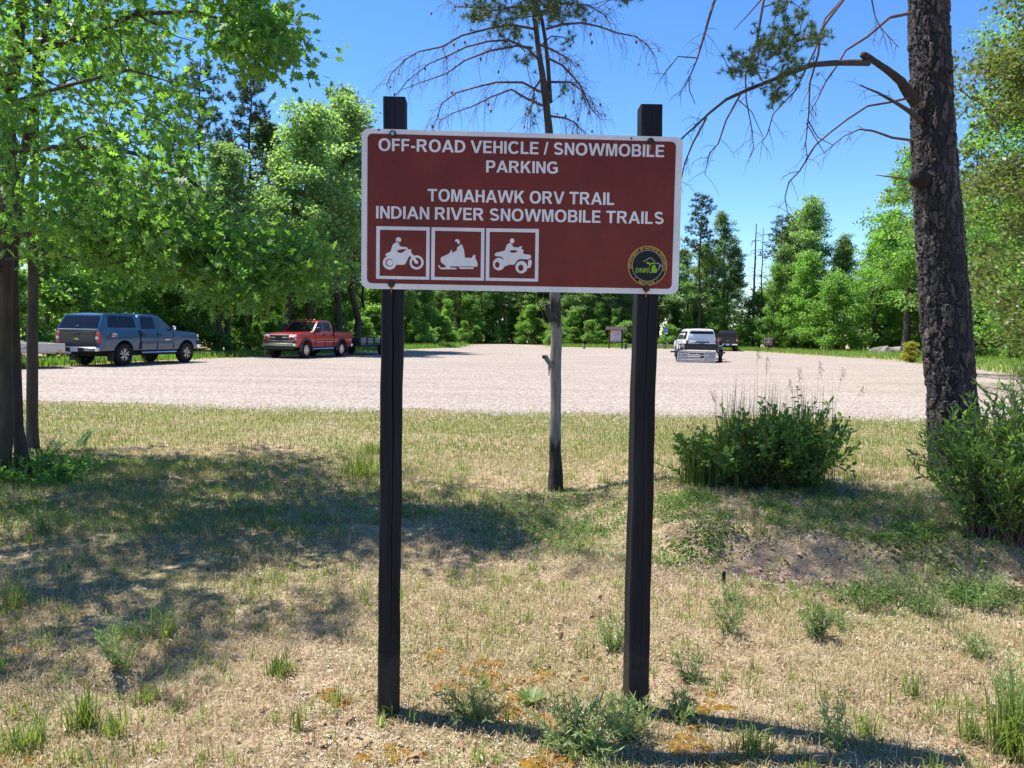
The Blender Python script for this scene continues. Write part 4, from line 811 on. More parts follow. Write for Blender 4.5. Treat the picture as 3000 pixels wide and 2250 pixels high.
# posts: square timber, painted black, drying cracks cut as geometry
m, nt, b, out = newmat('black_stained_timber'); co = objc(nt); n_ = noise(nt, co, 26, 6, .7, (1, 1, .05)); n2_ = noise(nt, co, 3, 3)
r_ = ramp(nt, [(.36, (.003, .003, .004)), (.52, (.008, .008, .012)), (.66, (.016, .016, .022)), (.82, (.045, .044, .050))]); nt.links.new(n_, r_.inputs[0]); gz_ = nt.nodes.new('ShaderNodeSeparateXYZ'); nt.links.new(pos(nt), gz_.inputs[0]); ma = nt.nodes.new('ShaderNodeMath'); ma.operation = 'MULTIPLY_ADD'; ma.inputs[1].default_value = -.40; nt.links.new(noise(nt, co, 14, 4), ma.inputs[0]); nt.links.new(gz_.outputs[2], ma.inputs[2]); rs_ = ramp(nt, [(0, (.10, .10, .10)), (.10, (0, 0, 0))]); nt.links.new(ma.outputs[0], rs_.inputs[0])   # sand splashed on the foot
nt.links.new(mixc(nt, rs_.outputs[0], r_.outputs[0], (.22, .16, .12)), b.inputs['Base Color']); b.inputs['Roughness'].default_value = .6; b.inputs['Specular IOR Level'].default_value = .22; bump(nt, b, n_, .55, .012); M['post'] = m
M['crack'] = simple('crack_dark', (.003, .003, .003), .95, spec=.05)
def post(bx_, tx, topz, rz, label, cracks):
    """square post from ground point bx_ to the top at (tx, topz); faces carry narrow V-grooves"""
    w = .0425; b0 = np.array([bx_[0], bx_[1], -.25]); t0 = np.array([tx[0], tx[1], topz]); e = thing('sign_post', label, 'post', (bx_[0], bx_[1], 0)); inv = Matrix.Translation(-Vector((bx_[0], bx_[1], 0)))
    zz = np.concatenate([np.linspace(0, 1, 90)]); rows = []
    prof0 = [(-1, -1), (-.9, -1.0), None, (.9, -1), (1, -1), (1, 1), (-1, 1)]
    for s_ in zz:
        c_ = b0+(t0-b0)*s_; z = c_[2]; tw = rz[0]+(rz[1]-rz[0])*s_; g = np.interp(z, cracks[0], cracks[1]); gw = np.interp(z, cracks[0], cracks[2]); wob = .0012*math.sin(z*9)+.0008*math.sin(z*23)
        P_ = [(-w*.90, -w), (g-gw, -w), (g, -w+gw*5 if gw > 1e-4 else -w), (g+gw, -w), (w*.90, -w), (w, -w*.90), (w, w), (-w, w), (-w, -w*.90)]
        cr, sr = math.cos(tw), math.sin(tw); rows.append([(c_[0]+(x+wob)*cr-y*sr, c_[1]+(x+wob)*sr+y*cr, z) for x, y in P_])
    n_ = 9; mb = MB(); mb.add([p for r__ in rows for p in r__], [(i_*n_+j_, i_*n_+(j_+1) % n_, (i_+1)*n_+(j_+1) % n_, (i_+1)*n_+j_) for i_ in range(len(rows)-1) for j_ in range(n_)]); k = len(mb.v)-n_; mb.f.append(tuple(range(k, k+n_)))
    o = mb.build('timber', M['post'], e, 35); o.matrix_parent_inverse = inv; return e
lz = [0, .2, .5, .8, 1.1, 1.4, 1.62, 2.5]; post((-.474, 2.966), (-.472, 3.057), 2.425, (rad(13), rad(2)), 'left black square timber post under the sign, with a long drying crack', (lz, [.006, .004, .008, .006, .009, .004, .002, 0], [.0002, .0004, .0014, .0012, .0022, .0026, .0022, .0004]))
post((.522, 3.022), (.527, 3.100), 2.425, (rad(8), rad(0)), 'right black square timber post under the sign', (lz, [.004, .008, .004, .002, -.004, 0, .003, 0], [.0002, .0003, .0006, .0009, .0006, .0010, .0012, .0003]))

# ------------------------------------------------------------------ vehicles (local frame: x forward, y left, z up, origin on the ground under the middle)
def paint(name, c, metal=.35, rough=.32, dirt=(.20, .16, .13), coat=.7):
    m, nt, b, out = newmat(name); co = objc(nt); s_ = nt.nodes.new('ShaderNodeSeparateXYZ'); nt.links.new(co, s_.inputs[0]); n_ = noise(nt, co, 5, 5, .7)
    ad = nt.nodes.new('ShaderNodeMath'); ad.operation = 'MULTIPLY_ADD'; ad.inputs[1].default_value = .55; nt.links.new(n_, ad.inputs[0]); nt.links.new(s_.outputs[2], ad.inputs[2])
    r_ = ramp(nt, [(.78, (.75, .75, .75)), (1.0, (0, 0, 0))]); nt.links.new(ad.outputs[0], r_.inputs[0])       # road dust splashed on the sills
    nt.links.new(mixc(nt, r_.outputs[0], c, dirt), b.inputs['Base Color']); rr = nd(nt, 'ShaderNodeMapRange'); rr.inputs['To Min'].default_value = rough; rr.inputs['To Max'].default_value = .8; nt.links.new(r_.outputs[0], rr.inputs[0]); nt.links.new(rr.outputs[0], b.inputs['Roughness'])
    b.inputs['Metallic'].default_value = metal; b.inputs['Coat Weight'].default_value = coat; b.inputs['Coat Roughness'].default_value = .06; return m
M['blue'] = paint('blue_paint', (.018, .068, .145), .2); M['red'] = paint('red_paint', (.50, .012, .012), .0); M['whitep'] = paint('white_paint', (.80, .80, .82), 0, .25, (.55, .52, .48)); M['blackp'] = paint('black_paint', (.012, .009, .010), 0, .3, (.06, .05, .045), .15)
def glassmat(name, c, rough=.03):
    m, nt, b, out = newmat(name); n_ = noise(nt, objc(nt), 2.0, 3); r_ = ramp(nt, [(.3, tuple(x*.7 for x in c)), (.7, c)]); nt.links.new(n_, r_.inputs[0]); nt.links.new(r_.outputs[0], b.inputs['Base Color']); b.inputs['Roughness'].default_value = rough; b.inputs['Specular IOR Level'].default_value = .28; return m
M['glass'] = glassmat('tinted_glass', (.010, .012, .018)); M['glass_clear'] = glassmat('lightly_tinted_glass', (.07, .13, .15))
M['tyre'] = simple('tyre_rubber', (.022, .021, .021), .85, var=.35, scale=9, spec=.2); M['plastic'] = simple('black_plastic', (.020, .020, .022), .6, var=.2); M['under'] = simple('underbody', (.010, .009, .009), .9); M['flare'] = simple('grey_flare', (.055, .055, .058), .6)
M['chrome'] = simple('chrome', (.72, .72, .74), .16, 1.0, .08, 3); M['alloy'] = simple('alloy', (.52, .50, .48), .35, .85, .15, 10); M['alu'] = simple('aluminium', (.50, .48, .44), .5, .5, .12, 4); M['lamp'] = simple('headlamp_lens', (.72, .76, .80), .08, .2, .1, 12, .9)
M['tail'] = simple('tail_lamp', (.42, .008, .010), .15, 0, .15, 8, .8); M['tail_dark'] = simple('dark_tail_lamp', (.16, .006, .01), .15, 0, .15, 8, .8); M['plate'] = simple('licence_plate', (.55, .62, .66), .5, var=.15, scale=30); M['red_mark'] = simple('red_decal', (.5, .02, .02), .4); M['white_mark'] = simple('white_decal', (.75, .75, .75), .4); M['gold'] = simple('gold_emblem', (.50, .36, .10), .35, .6)
M['tan_panel'] = simple('silver_panel', (.55, .50, .44), .55, .1, .1, 3); M['purple'] = simple('purple_decal', (.07, .04, .16), .5); M['amber'] = simple('amber_lamp', (.75, .30, .05), .3); M['yellow'] = simple('yellow_paint', (.75, .62, .06), .55)
M['deck'] = simple('weathered_deck', (.34, .30, .25), .85, var=.25, scale=9, stretch=(1, 8, 1)); M['steel_dark'] = simple('dark_steel', (.035, .037, .045), .6, .4, .3, 7); M['ramp_steel'] = simple('blue_grey_steel', (.10, .105, .135), .55, .4, .25, 8)

def loft(xs, zb, zt, hw, nz=8, ny=8, crown=.02):
    """car body: cross-sections at stations xs between zb(x) and zt(x), half width hw(x, z)"""
    V, K = [], 0
    for x in xs:
        z0, z1 = zb(x), zt(x); sec = []
        for j_ in range(nz+1): z = z0+(z1-z0)*j_/nz; sec.append((x, hw(x, z), z))
        h = hw(x, z1)
        for j_ in range(1, ny): y = h*(1-2*j_/ny); sec.append((x, y, z1+(crown(x) if callable(crown) else crown)*(1-(y/h)**2)))
        for j_ in range(nz, -1, -1): z = z0+(z1-z0)*j_/nz; sec.append((x, -hw(x, z), z))
        K = len(sec); V += sec
    n_ = len(xs); F = [(i_*K+j_, i_*K+(j_+1) % K, (i_+1)*K+(j_+1) % K, (i_+1)*K+j_) for i_ in range(n_-1) for j_ in range(K)]
    mb = MB(); mb.add(V, F); mb.f.append(tuple(range(K-1, -1, -1))); mb.f.append(tuple((n_-1)*K+j_ for j_ in range(K))); return mb
def arch(sill, axles, R, zc):
    def f(x):
        z = sill(x) if callable(sill) else sill
        for a in axles:
            d = abs(x-a)
            if d < R: z = max(z, zc+math.sqrt(R*R-d*d))
        return z
    return f
def stations(x0, x1, axles, R, step=.12):
    s_ = set(np.round(np.arange(x0, x1+1e-6, step), 4))|{x1}
    for a in axles: s_ |= {round(a+R*t, 4) for t in (-1.02, -1, -.97, -.9, -.8, -.65, -.45, -.2, 0, .2, .45, .65, .8, .9, .97, 1, 1.02)}
    return sorted(v for v in s_ if x0 <= v <= x1)
def wheel(e, x, y, r_, w, rim='alloy', style=6, nm='wheel'):
    """tyre > rim and spokes; y sign tells the outer side"""
    s_ = 1 if y > 0 else -1; mb = MB(); mb.lathe([(r_*.60, -w/2), (r_*.93, -w/2), (r_, -w*.36), (r_, w*.36), (r_*.93, w/2), (r_*.60, w/2), (r_*.60, -w/2)], 28, (x, y, r_), 'y'); t = mb.build('wheel', M['tyre'], e, 40)
    for k in range(28):                                             # tread blocks, joined to the tyre mesh
        pass
    mb = MB(); ry = y+s_*w*.36; mb.lathe([(r_*.61, -.02), (r_*.61, .035), (r_*.55, .035), (r_*.53, -.02)], 24, (x, ry, r_), 'y'); mb.build('rim', M[rim], t, 40)
    mb = MB(); mb.lathe([(0.0, 0), (r_*.56, 0)], 20, (x, y+s_*w*.12, r_), 'y'); mb.build('brake_disc', M['under'], t)
    mb = MB(); mb.lathe([(0, .012), (r_*.10, .012), (r_*.13, -.02)], 12, (x, ry+s_*.012, r_), 'y')
    for k in range(style):
        a = 2*math.pi*k/style+.2
        for da in ((-.16, .16) if style <= 6 else (0,)):
            wd = r_*(.055 if style <= 6 else .06); c0 = np.array([math.cos(a), math.sin(a)])*r_*.10; c1 = np.array([math.cos(a+da*1.6), math.sin(a+da*1.6)])*r_*.56; nn = unit(np.array([-(c1-c0)[1], (c1-c0)[0]]))*wd
            P_ = [c0-nn, c1-nn, c1+nn, c0+nn]; mb.slab([(x+p[0], ry+s_*.004, r_+p[1]) for p in P_], (0, s_*.022, 0))
    mb.build('spokes', M[rim], t); return t
def pane(e, P_, mat, name='window', off=None, par=None):
    P_ = [np.array(p, float) for p in P_]; n_ = np.cross(P_[1]-P_[0], P_[2]-P_[0]); n_ = unit(n_)
    if off is not None and np.dot(n_, off) < 0: n_ = -n_
    mb = MB(); mb.slab([tuple(p+n_*.002) for p in P_], n_*.008); return mb.build(name, M[mat], par or e)

def pickup(name, label, loc, rz, col, cap=False, lift=.06, flares=False, tailgate=None, dark_gloss=False, rim='alloy', style=6, tyre=.42, front=True, group='parked vehicles'):
    e = thing(name, label, 'pickup', loc, rz, group); AX = (1.98, -1.66); R = .53; zc = tyre; z0 = lift
    sill = .50+z0; belt = 1.22+z0
    def zt(x):
        if x > 1.15: return float(np.interp(x, [1.15, 1.4, 2.55, 2.78, 2.92], [1.27, 1.27, 1.19, 1.14, 1.02]))+z0
        return float(np.interp(x, [-2.90, -2.84, -.86, -.78, 1.15], [1.26, 1.27, 1.28, 1.25, 1.27]))+z0
    def hw(x, z):
        t = (z-z0); b_ = float(np.interp(t, [.45, .55, .75, .95, 1.10, 1.27], [.945, .965, .995, 1.005, .99, .955])); return b_-.16*max(0, (x-2.45)/.47)**2-.05*max(0, (-2.7-x)/.2)**2
    xs = stations(-2.88, 2.92, AX, R); body = loft(xs, arch(sill, AX, R, zc+.02), zt, hw, 8, 8, .03 if not cap else .01); bo = body.build('body', M[col], e, 32)
    # cab
    zr = 1.90+z0
    def ct(x): return float(np.interp(x, [-.80, -.70, -.3, .25, .50, 1.22], [1.72+z0, zr-.04, zr, zr-.005, zr-.06, 1.26+z0]))
    def ch(x, z): return float(np.interp(z-z0, [1.2, 1.9], [.935, .765]))
    cb = loft([-.82, -.80, -.74, -.6, -.3, 0, .25, .38, .5, .7, .9, 1.1, 1.22], lambda x: 1.20+z0, ct, ch, 6, 8, lambda x: float(np.interp(x, [-.8, -.7, .3, .5], [0, .035, .035, 0]))); cb.build('cab', M[col], e, 32)
    wz0, wz1 = 1.33+z0, 1.80+z0
    for s_ in (1, -1):
        Y = lambda z: s_*(ch(0, z))
        pane(e, [(-.66, Y(wz0), wz0), (.12, Y(wz0), wz0), (.12, Y(wz1), wz1), (-.58, Y(wz1), wz1)], 'glass', 'window', (0, s_, 0)); z_ = wz0
        pane(e, [(.22, Y(z_), z_), (1.02, Y(z_), z_), (.90, Y(z_+.16), z_+.16), (.52, Y(wz1-.02), wz1-.02), (.22, Y(wz1), wz1)], 'glass_clear' if cap else 'glass', 'window', (0, s_, 0))
        for x0, x1 in ((-.74, .15), (.17, 1.12)):                    # doors with handle and moulding
            mb = MB(); zz = np.linspace(sill+.05, belt+.02, 7); P_ = [(x0, s_*(hw(0, z)+.006), z) for z in zz]+[(x1, s_*(hw(0, z)+.006), z) for z in zz]; mb.add(P_, [(k, k+1, 8+k, 7+k) if s_ < 0 else (k, 7+k, 8+k, k+1) for k in range(6)]); d = mb.build('door', M[col], e, 40)
            mb = MB(); mb.box((x0+.12, s_*(hw(0, 1.08+z0)+.025), 1.10+z0), (.20, .035, .055), bev=.012); mb.build('handle', M['plastic'], d)
            mb = MB(); mb.box(((x0+x1)/2, s_*(hw(0, .78+z0)+.018), .80+z0), (x1-x0-.03, .022, .085), bev=.01); mb.build('moulding', M[col] if cap else M['plastic'], d)
            if not cap: mb = MB(); mb.box(((x0+x1)/2, s_*(hw(0, .78+z0)+.026), .775+z0), (x1-x0-.03, .02, .022)); mb.build('chrome_strip', M['chrome'], d)
        for xx in (-.755, .16, 1.13): mb = MB(); mb.box((xx, s_*(hw(0, .9)+.002), .88+z0), (.016, .016, .70)); mb.build('door_gap', M['under'], e)
        mb = MB(); mb.box((-.82, s_*(hw(0, .9)-.012), .90+z0), (.035, .05, .74)); mb.build('bed_gap', M['under'], e)
        mb = MB(); mb.box((1.02, s_*1.10, 1.38+z0), (.10, .16 if not flares else .22, .20 if not flares else .30), bev=.03); mb.build('mirror', M['plastic'] if not cap else M['chrome'], e, 40); mb = MB(); mb.box((1.03, s_*.97, 1.31+z0), (.06, .14, .05)); mb.build('mirror_arm', M['plastic'], e)
        mb = MB(); mb.tube([(-.75, s_*.99, .40+z0), (-.6, s_*1.03, .40+z0), (1.15, s_*1.03, .40+z0), (1.3, s_*.97, .40+z0)], .045, 8); mb.build('running_board', M['chrome'], e, 40)
        if flares:
            for a in AX:
                mb = MB(); P0 = []; th_ = np.linspace(-8, 188, 16)
                for t in th_: c_, q_ = math.cos(rad(t)), math.sin(rad(t)); P0 += [(a+c_*(R-.01), s_*.97, zc+.02+q_*(R-.01)), (a+c_*(R-.01), s_*1.055, zc+.02+q_*(R-.01)), (a+c_*(R+.09), s_*1.035, zc+.02+q_*(R+.09)), (a+c_*(R+.10), s_*.985, zc+.02+q_*(R+.10))]
                mb.add(P0, [(4*i_+j_, 4*i_+(j_+1) % 4, 4*i_+4+(j_+1) % 4, 4*i_+4+j_) for i_ in range(15) for j_ in range(4)]); mb.build('wheel_arch_flare', M['flare'], e, 40)
        for a in AX: wheel(e, a, s_*.86, tyre, .29, rim, style)
        mb = MB(); mb.box((-1.66-.58, s_*.86, .36), (.02, .28, .34)); mb.build('mud_flap', M['plastic'], e)
    pane(e, [(1.14, -.80, 1.335+z0), (1.14, .80, 1.335+z0), (.535, .70, 1.80+z0), (.535, -.70, 1.80+z0)], 'glass', 'windscreen', (1, 0, 1))
    mb = MB(); mb.box((0, 0, .52), (5.2, 1.40, .30)); mb.build('chassis', M['under'], e)
    # rear
    tg = M[tailgate] if tailgate else M[col]; mb = MB(); mb.box((-2.895, 0, .93+z0), (.05, 1.60, .62), bev=.02); t = mb.build('tailgate', tg, e, 40)
    mb = MB(); mb.box((-2.925, 0, 1.12+z0), (.02, .26, .09), bev=.008); mb.build('handle', M['plastic'], t)
    mb = MB(); mb.box((-2.95, 0, .56+z0), (.20, 1.90, .20), bev=.04); mb.build('rear_bumper', M['chrome'], e, 40); mb = MB(); mb.box((-3.055, 0, .53+z0), (.012, .80, .16)); mb.build('bumper_step', M['plastic'], e)
    mb = MB(); mb.box((-3.066, 0, .55+z0), (.01, .32, .16)); mb.build('licence_plate', M['plate'], e); mb = MB(); mb.tube([(-2.9, 0, .40), (-3.22, 0, .40)], .035, 8); mb.tube([(-3.2, 0, .40), (-3.2, 0, .52)], .028, 8); mb.build('hitch', M['steel_dark'], e)
    for s_ in (1, -1): mb = MB(); mb.box((-2.845, s_*.885, 1.00+z0), (.12, .19, .44), bev=.03); t = mb.build('tail_lamp', M['tail'], e, 40); mb = MB(); mb.box((-2.91, s_*.87, .98+z0), (.012, .12, .09)); mb.build('reversing_lamp', M['white_mark'], t)
    # emblem on the tailgate: flat cross-shaped bar
    def bow(x, z, k, mat): mb = MB(); s_ = -1 if x < 0 else 1; P_ = [(-.15, -.02), (-.06, -.02), (-.05, -.05), (.06, -.05), (.05, -.02), (.16, -.02), (.14, .03), (.06, .03), (.05, .055), (-.06, .055), (-.05, .03), (-.14, .03)]; mb.slab([(x, p[0]*k, z+p[1]*k) for p in P_], (s_*.015, 0, 0)); mb.build('emblem', M[mat], e)
    bow(-2.921, .93+z0, .75, 'gold')
    # front
    mb = MB(); mb.box((2.88, 0, .96+z0), (.12, 1.10, .34), bev=.03); mb.build('grille', M['plastic'], e, 40); mb = MB(); mb.box((2.955, 0, .98+z0), (.03, 1.30, .06), bev=.01); mb.build('grille_bar', M['chrome'], e, 40); bow(2.97, .98+z0, 1.3, 'plastic' if flares else 'gold')
    for s_ in (1, -1):
        for zz, hh in ((1.055, .13), (.905, .10)): mb = MB(); mb.box((2.80, s_*.745, zz+z0), (.20, .36, hh), bev=.03); mb.build('headlamp', M['lamp'], e, 40)
    mb = MB(); mb.box((2.93, 0, .62+z0), (.24, 1.90, .24), bev=.06); mb.build('front_bumper', M['chrome'], e, 40); mb = MB(); mb.box((2.93, 0, .46+z0), (.16, 1.70, .16), bev=.03); mb.build('front_valance', M['plastic'], e, 40); mb = MB(); mb.box((2.92, 0, .775+z0), (.16, 1.86, .10), bev=.02); mb.build('bumper_cover', M['plastic'], e, 40)
    mb = MB(); mb.box((2.72, 0, 1.185+z0), (.10, 1.5, .035), bev=.01); mb.build('bug_deflector', M['plastic'], e)
    if flares:
        for yy in (-.5, -.25, 0, .25, .5): mb = MB(); mb.box((.40, yy, zr+.035), (.12, .09, .045), bev=.015); mb.build('roof_marker_lamp', M['amber'], e)
    if cap:
        kz = 1.88+z0
        def kt(x): return float(np.interp(x, [-2.86, -2.78, -2.5, -.82], [1.30+z0, kz-.17, kz-.02, kz]))
        def kh(x, z): return float(np.interp(z-z0, [1.25, 1.75, 1.9], [.955, .84, .78]))-.03*max(0, (-2.6-x)/.3)
        def kt2(x): return float(np.interp(x, [-2.88, -2.55, -2.40, -.84], [1.30+z0, kz-.04, kz-.005, kz+.01]))
        kb = loft([-2.88, -2.8, -2.7, -2.6, -2.55, -2.48, -2.40, -2.0, -1.5, -1, -.85, -.84], lambda x: 1.265+z0, kt2, kh, 6, 8, lambda x: float(np.interp(x, [-2.58, -2.4], [0, .03]))); kb.build('bed_cap', M[col], e, 32)
        pane(e, [(-2.872, -.85, 1.335+z0), (-2.872, .85, 1.335+z0), (-2.60, .76, 1.79+z0), (-2.60, -.76, 1.79+z0)], 'glass', 'cap_window', (-1, 0, .5)); mb = MB(); mb.box((-2.90, 0, 1.295+z0), (.03, 1.70, .02)); mb.build('cap_trim', M['white_mark'], e); mb = MB(); mb.box((-2.86, 0, 1.40+z0), (.05, .14, .05), bev=.012); mb.build('cap_latch', M['plastic'], e)
        for s_ in (1, -1):
            Y = lambda z: s_*kh(-1.5, z)
            for x0, x1, sl in ((-2.42, -1.86, .10), (-1.83, -.98, 0)): pane(e, [(x0, Y(wz0+.04), wz0+.04), (x1, Y(wz0+.04), wz0+.04), (x1-(.04 if not sl else 0), Y(wz1), wz1), (x0+sl, Y(wz1), wz1)], 'glass', 'cap_window', (0, s_, 0))
    else:
        mb = MB(); mb.box((-1.85, 0, 1.283+z0), (1.92, 1.62, .02)); mb.build('bed_inside_shade', M['plastic'], e)  # black sheet between the rails paints the shade inside the open bed
        mb = MB()
        for s_ in (1, -1): mb.box((-1.84, s_*.90, 1.30+z0), (1.98, .10, .03))
        mb.build('bed_rail_caps', M['plastic'], e)
    return e, hw, z0
VEH = {}
def place(wr, wf, axr=-1.66, axf=1.98, side=-1):
    """vehicle origin and heading from the ground points under the near rear and front wheels"""
    d = unit(np.array(wf)-np.array(wr)); rz = math.atan2(d[1], d[0]); left = np.array([-d[1], d[0]]); c_ = (np.array(wf)+np.array(wr))/2-left*side*.86-d*(axr+axf)/2; return (c_[0], c_[1], .006), rz
loc, rz = place((-14.92, 29.25), (-14.02, 32.9)); e, hw, z0 = pickup('pickup_truck', 'blue crew cab pickup with matching bed cap and black tailgate, parked at left', loc, rz, 'blue', cap=True, tailgate='blackp', tyre=.425, lift=.08, style=5)
V, F, w = word('Z71', .05); mb = MB(); kz = .13; mb.add([(-2.30+p[0]*kz, -(hw(-2.2, 1.05)+.012), 1.02+z0+p[1]*kz) for p in V[:len(V)]], F); mb.build('decal', M['white_mark'], e)
mb = MB(); mb.add([(-2.40, -(hw(-2.2, 1.05)+.010), 1.00+z0), (-2.22, -(hw(-2.2, 1.05)+.010), 1.00+z0), (-2.17, -(hw(-2.2, 1.05)+.010), 1.16+z0), (-2.33, -(hw(-2.2, 1.05)+.010), 1.16+z0)], [(0, 1, 2, 3)]); mb.build('decal', M['red_mark'], e)
mb = MB(); mb.box((.75, -(hw(0, .95)+.012), .90+z0), (.30, .014, .035)); mb.build('badge', M['chrome'], e)
BLUE_E, BLUE_RZ, BLUE_LOC = e, rz, loc
loc, rz = place((-9.72, 43.15), (-10.75, 39.7), side=1); e, hw, z0 = pickup('pickup_truck', 'red crew cab pickup with grey wheel flares, facing the camera at the wood edge', loc, rz, 'red', flares=True, tyre=.42, lift=.08, style=6, rim='chrome')
RED_E, RED_RZ, RED_LOC = e, rz, loc
V, F, w = word('Z71'[:1], .05)
pk = ground(2128, 1028); pickup('pickup_truck', 'black pickup seen from behind, parked beyond the white car', (at(2128, 1000, 78.5)[0], 78.5, .006), rad(77), 'blackp', tyre=.41, lift=.10)

# --- white sport utility vehicle
def suv(loc, rz):
    e = thing('sport_utility_vehicle', 'white sport utility vehicle seen from behind with an empty trailer hitched', 'car', loc, rz, 'parked vehicles'); AX = (1.62, -1.45); R = .47; zc = .40
    def zt(x): return float(np.interp(x, [-2.66, -2.6, -1, 1.05, 1.2, 2.3, 2.55, 2.66], [1.10, 1.12, 1.14, 1.16, 1.18, 1.10, 1.02, .90]))
    def hw(x, z): return float(np.interp(z, [.35, .5, .8, .95, 1.15], [.95, .985, 1.02, 1.025, .985]))-.17*max(0, (x-2.2)/.46)**2-.07*max(0, (-2.35-x)/.31)**2
    loft(stations(-2.66, 2.66, AX, R), arch(.38, AX, R, zc), zt, hw, 8, 8, .02).build('body', M['whitep'], e, 32)
    def ct(x): return float(np.interp(x, [-2.62, -2.45, -2.3, -1.5, 0, .4, 1.35], [1.35, 1.84, 1.89, 1.92, 1.90, 1.83, 1.15]))
    def ch(x, z): return float(np.interp(z, [1.1, 1.6, 1.92], [.985, .86, .74]))-.05*max(0, (-2.2-x)/.4)
    loft([-2.62, -2.54, -2.45, -2.38, -2.3, -2, -1.5, -1, -.5, 0, .2, .4, .7, 1, 1.35], lambda x: 1.09, ct, ch, 6, 8, lambda x: float(np.interp(x, [-2.45, -2.3, .25, .45], [0, .03, .03, 0]))).build('cabin', M['whitep'], e, 32)
    for s_ in (1, -1):
        Y = lambda z: s_*ch(0, z)
        for P_ in ([(.05, 1.24), (1.08, 1.24), (.45, 1.74), (.05, 1.76)], [(-1.0, 1.24), (0, 1.24), (0, 1.76), (-1.0, 1.77)], [(-2.30, 1.26), (-1.12, 1.24), (-1.12, 1.77), (-2.16, 1.74)]): pane(e, [(x, Y(z), z) for x, z in P_], 'glass', 'window', (0, s_, 0))
        for xx, hx in ((-.55, .2), (.5, .2)): mb = MB(); mb.box((xx, s_*1.045, 1.02), (.2, .03, .05), bev=.01); mb.build('handle', M['chrome'], e)
        for xx in (-1.06, .02, 1.12): mb = MB(); mb.box((xx, s_*(hw(0, .85)+.0), .80), (.016, .03, .72)); mb.build('door_gap', M['under'], e)
        mb = MB(); mb.box((.95, s_*1.12, 1.28), (.10, .20, .16), bev=.03); mb.build('mirror', M['plastic'], e, 40)
        mb = MB(); mb.box((-2.60, s_*.90, 1.02), (.13, .16, .36), bev=.04); mb.build('tail_lamp', M['tail_dark'], e, 40)
        for a in AX: wheel(e, a, s_*.88, .40, .28)
        mb = MB(); mb.tube([(-.9, s_*1.0, .36), (1.0, s_*1.0, .36)], .05, 8); mb.build('running_board', M['plastic'], e, 40)
        mb = MB(); mb.tube([(-2.1, s_*.66, 1.945), (.1, s_*.66, 1.95)], .022, 6); mb.build('roof_rail', M['plastic'], e, 40)
    pane(e, [(-2.612, -.80, 1.30), (-2.612, .80, 1.30), (-2.475, .72, 1.76), (-2.475, -.72, 1.76)], 'glass', 'rear_window', (-1, 0, .3)); pane(e, [(1.24, -.8, 1.26), (1.24, .8, 1.26), (.50, .68, 1.80), (.50, -.68, 1.80)], 'glass', 'windscreen', (1, 0, 1))
    mb = MB(); mb.box((-2.50, 0, 1.84), (.22, 1.40, .05), bev=.02); mb.build('rear_spoiler', M['whitep'], e, 40); mb = MB(); mb.box((-2.668, 0, .92), (.03, 1.50, .42), bev=.01); t = mb.build('liftgate', M['whitep'], e, 40)
    mb = MB(); mb.box((-2.695, 0, 1.08), (.03, .95, .07), bev=.01); mb.build('trim_bar', M['steel_dark'], t); mb = MB(); mb.box((-2.69, 0, .93), (.014, .32, .16)); mb.build('licence_plate', M['plastic'], t); mb = MB(); mb.box((-2.70, 0, .93), (.006, .24, .05)); mb.build('plate_text_band', M['plate'], t)
    mb = MB(); mb.box((-2.68, 0, .56), (.18, 1.86, .22), bev=.05); mb.build('rear_bumper', M['whitep'], e, 40); mb = MB(); mb.box((-2.70, 0, .40), (.14, 1.5, .14), bev=.03); mb.build('lower_valance', M['plastic'], e, 40); mb = MB(); mb.box((0, 0, .42), (4.6, 1.4, .24)); mb.build('chassis', M['under'], e)
    mb = MB(); mb.tube([(-2.6, 0, .38), (-3.0, 0, .38), (-3.0, 0, .5)], .035, 8); mb.build('hitch', M['steel_dark'], e); return e
SUV_RZ = rad(86.5); dS = np.array([math.cos(SUV_RZ), math.sin(SUV_RZ)]); sc2 = np.array([at(2056, 1000, 48.7)[0], 48.7])+dS*2.66; suv((sc2[0], sc2[1], .006), SUV_RZ)

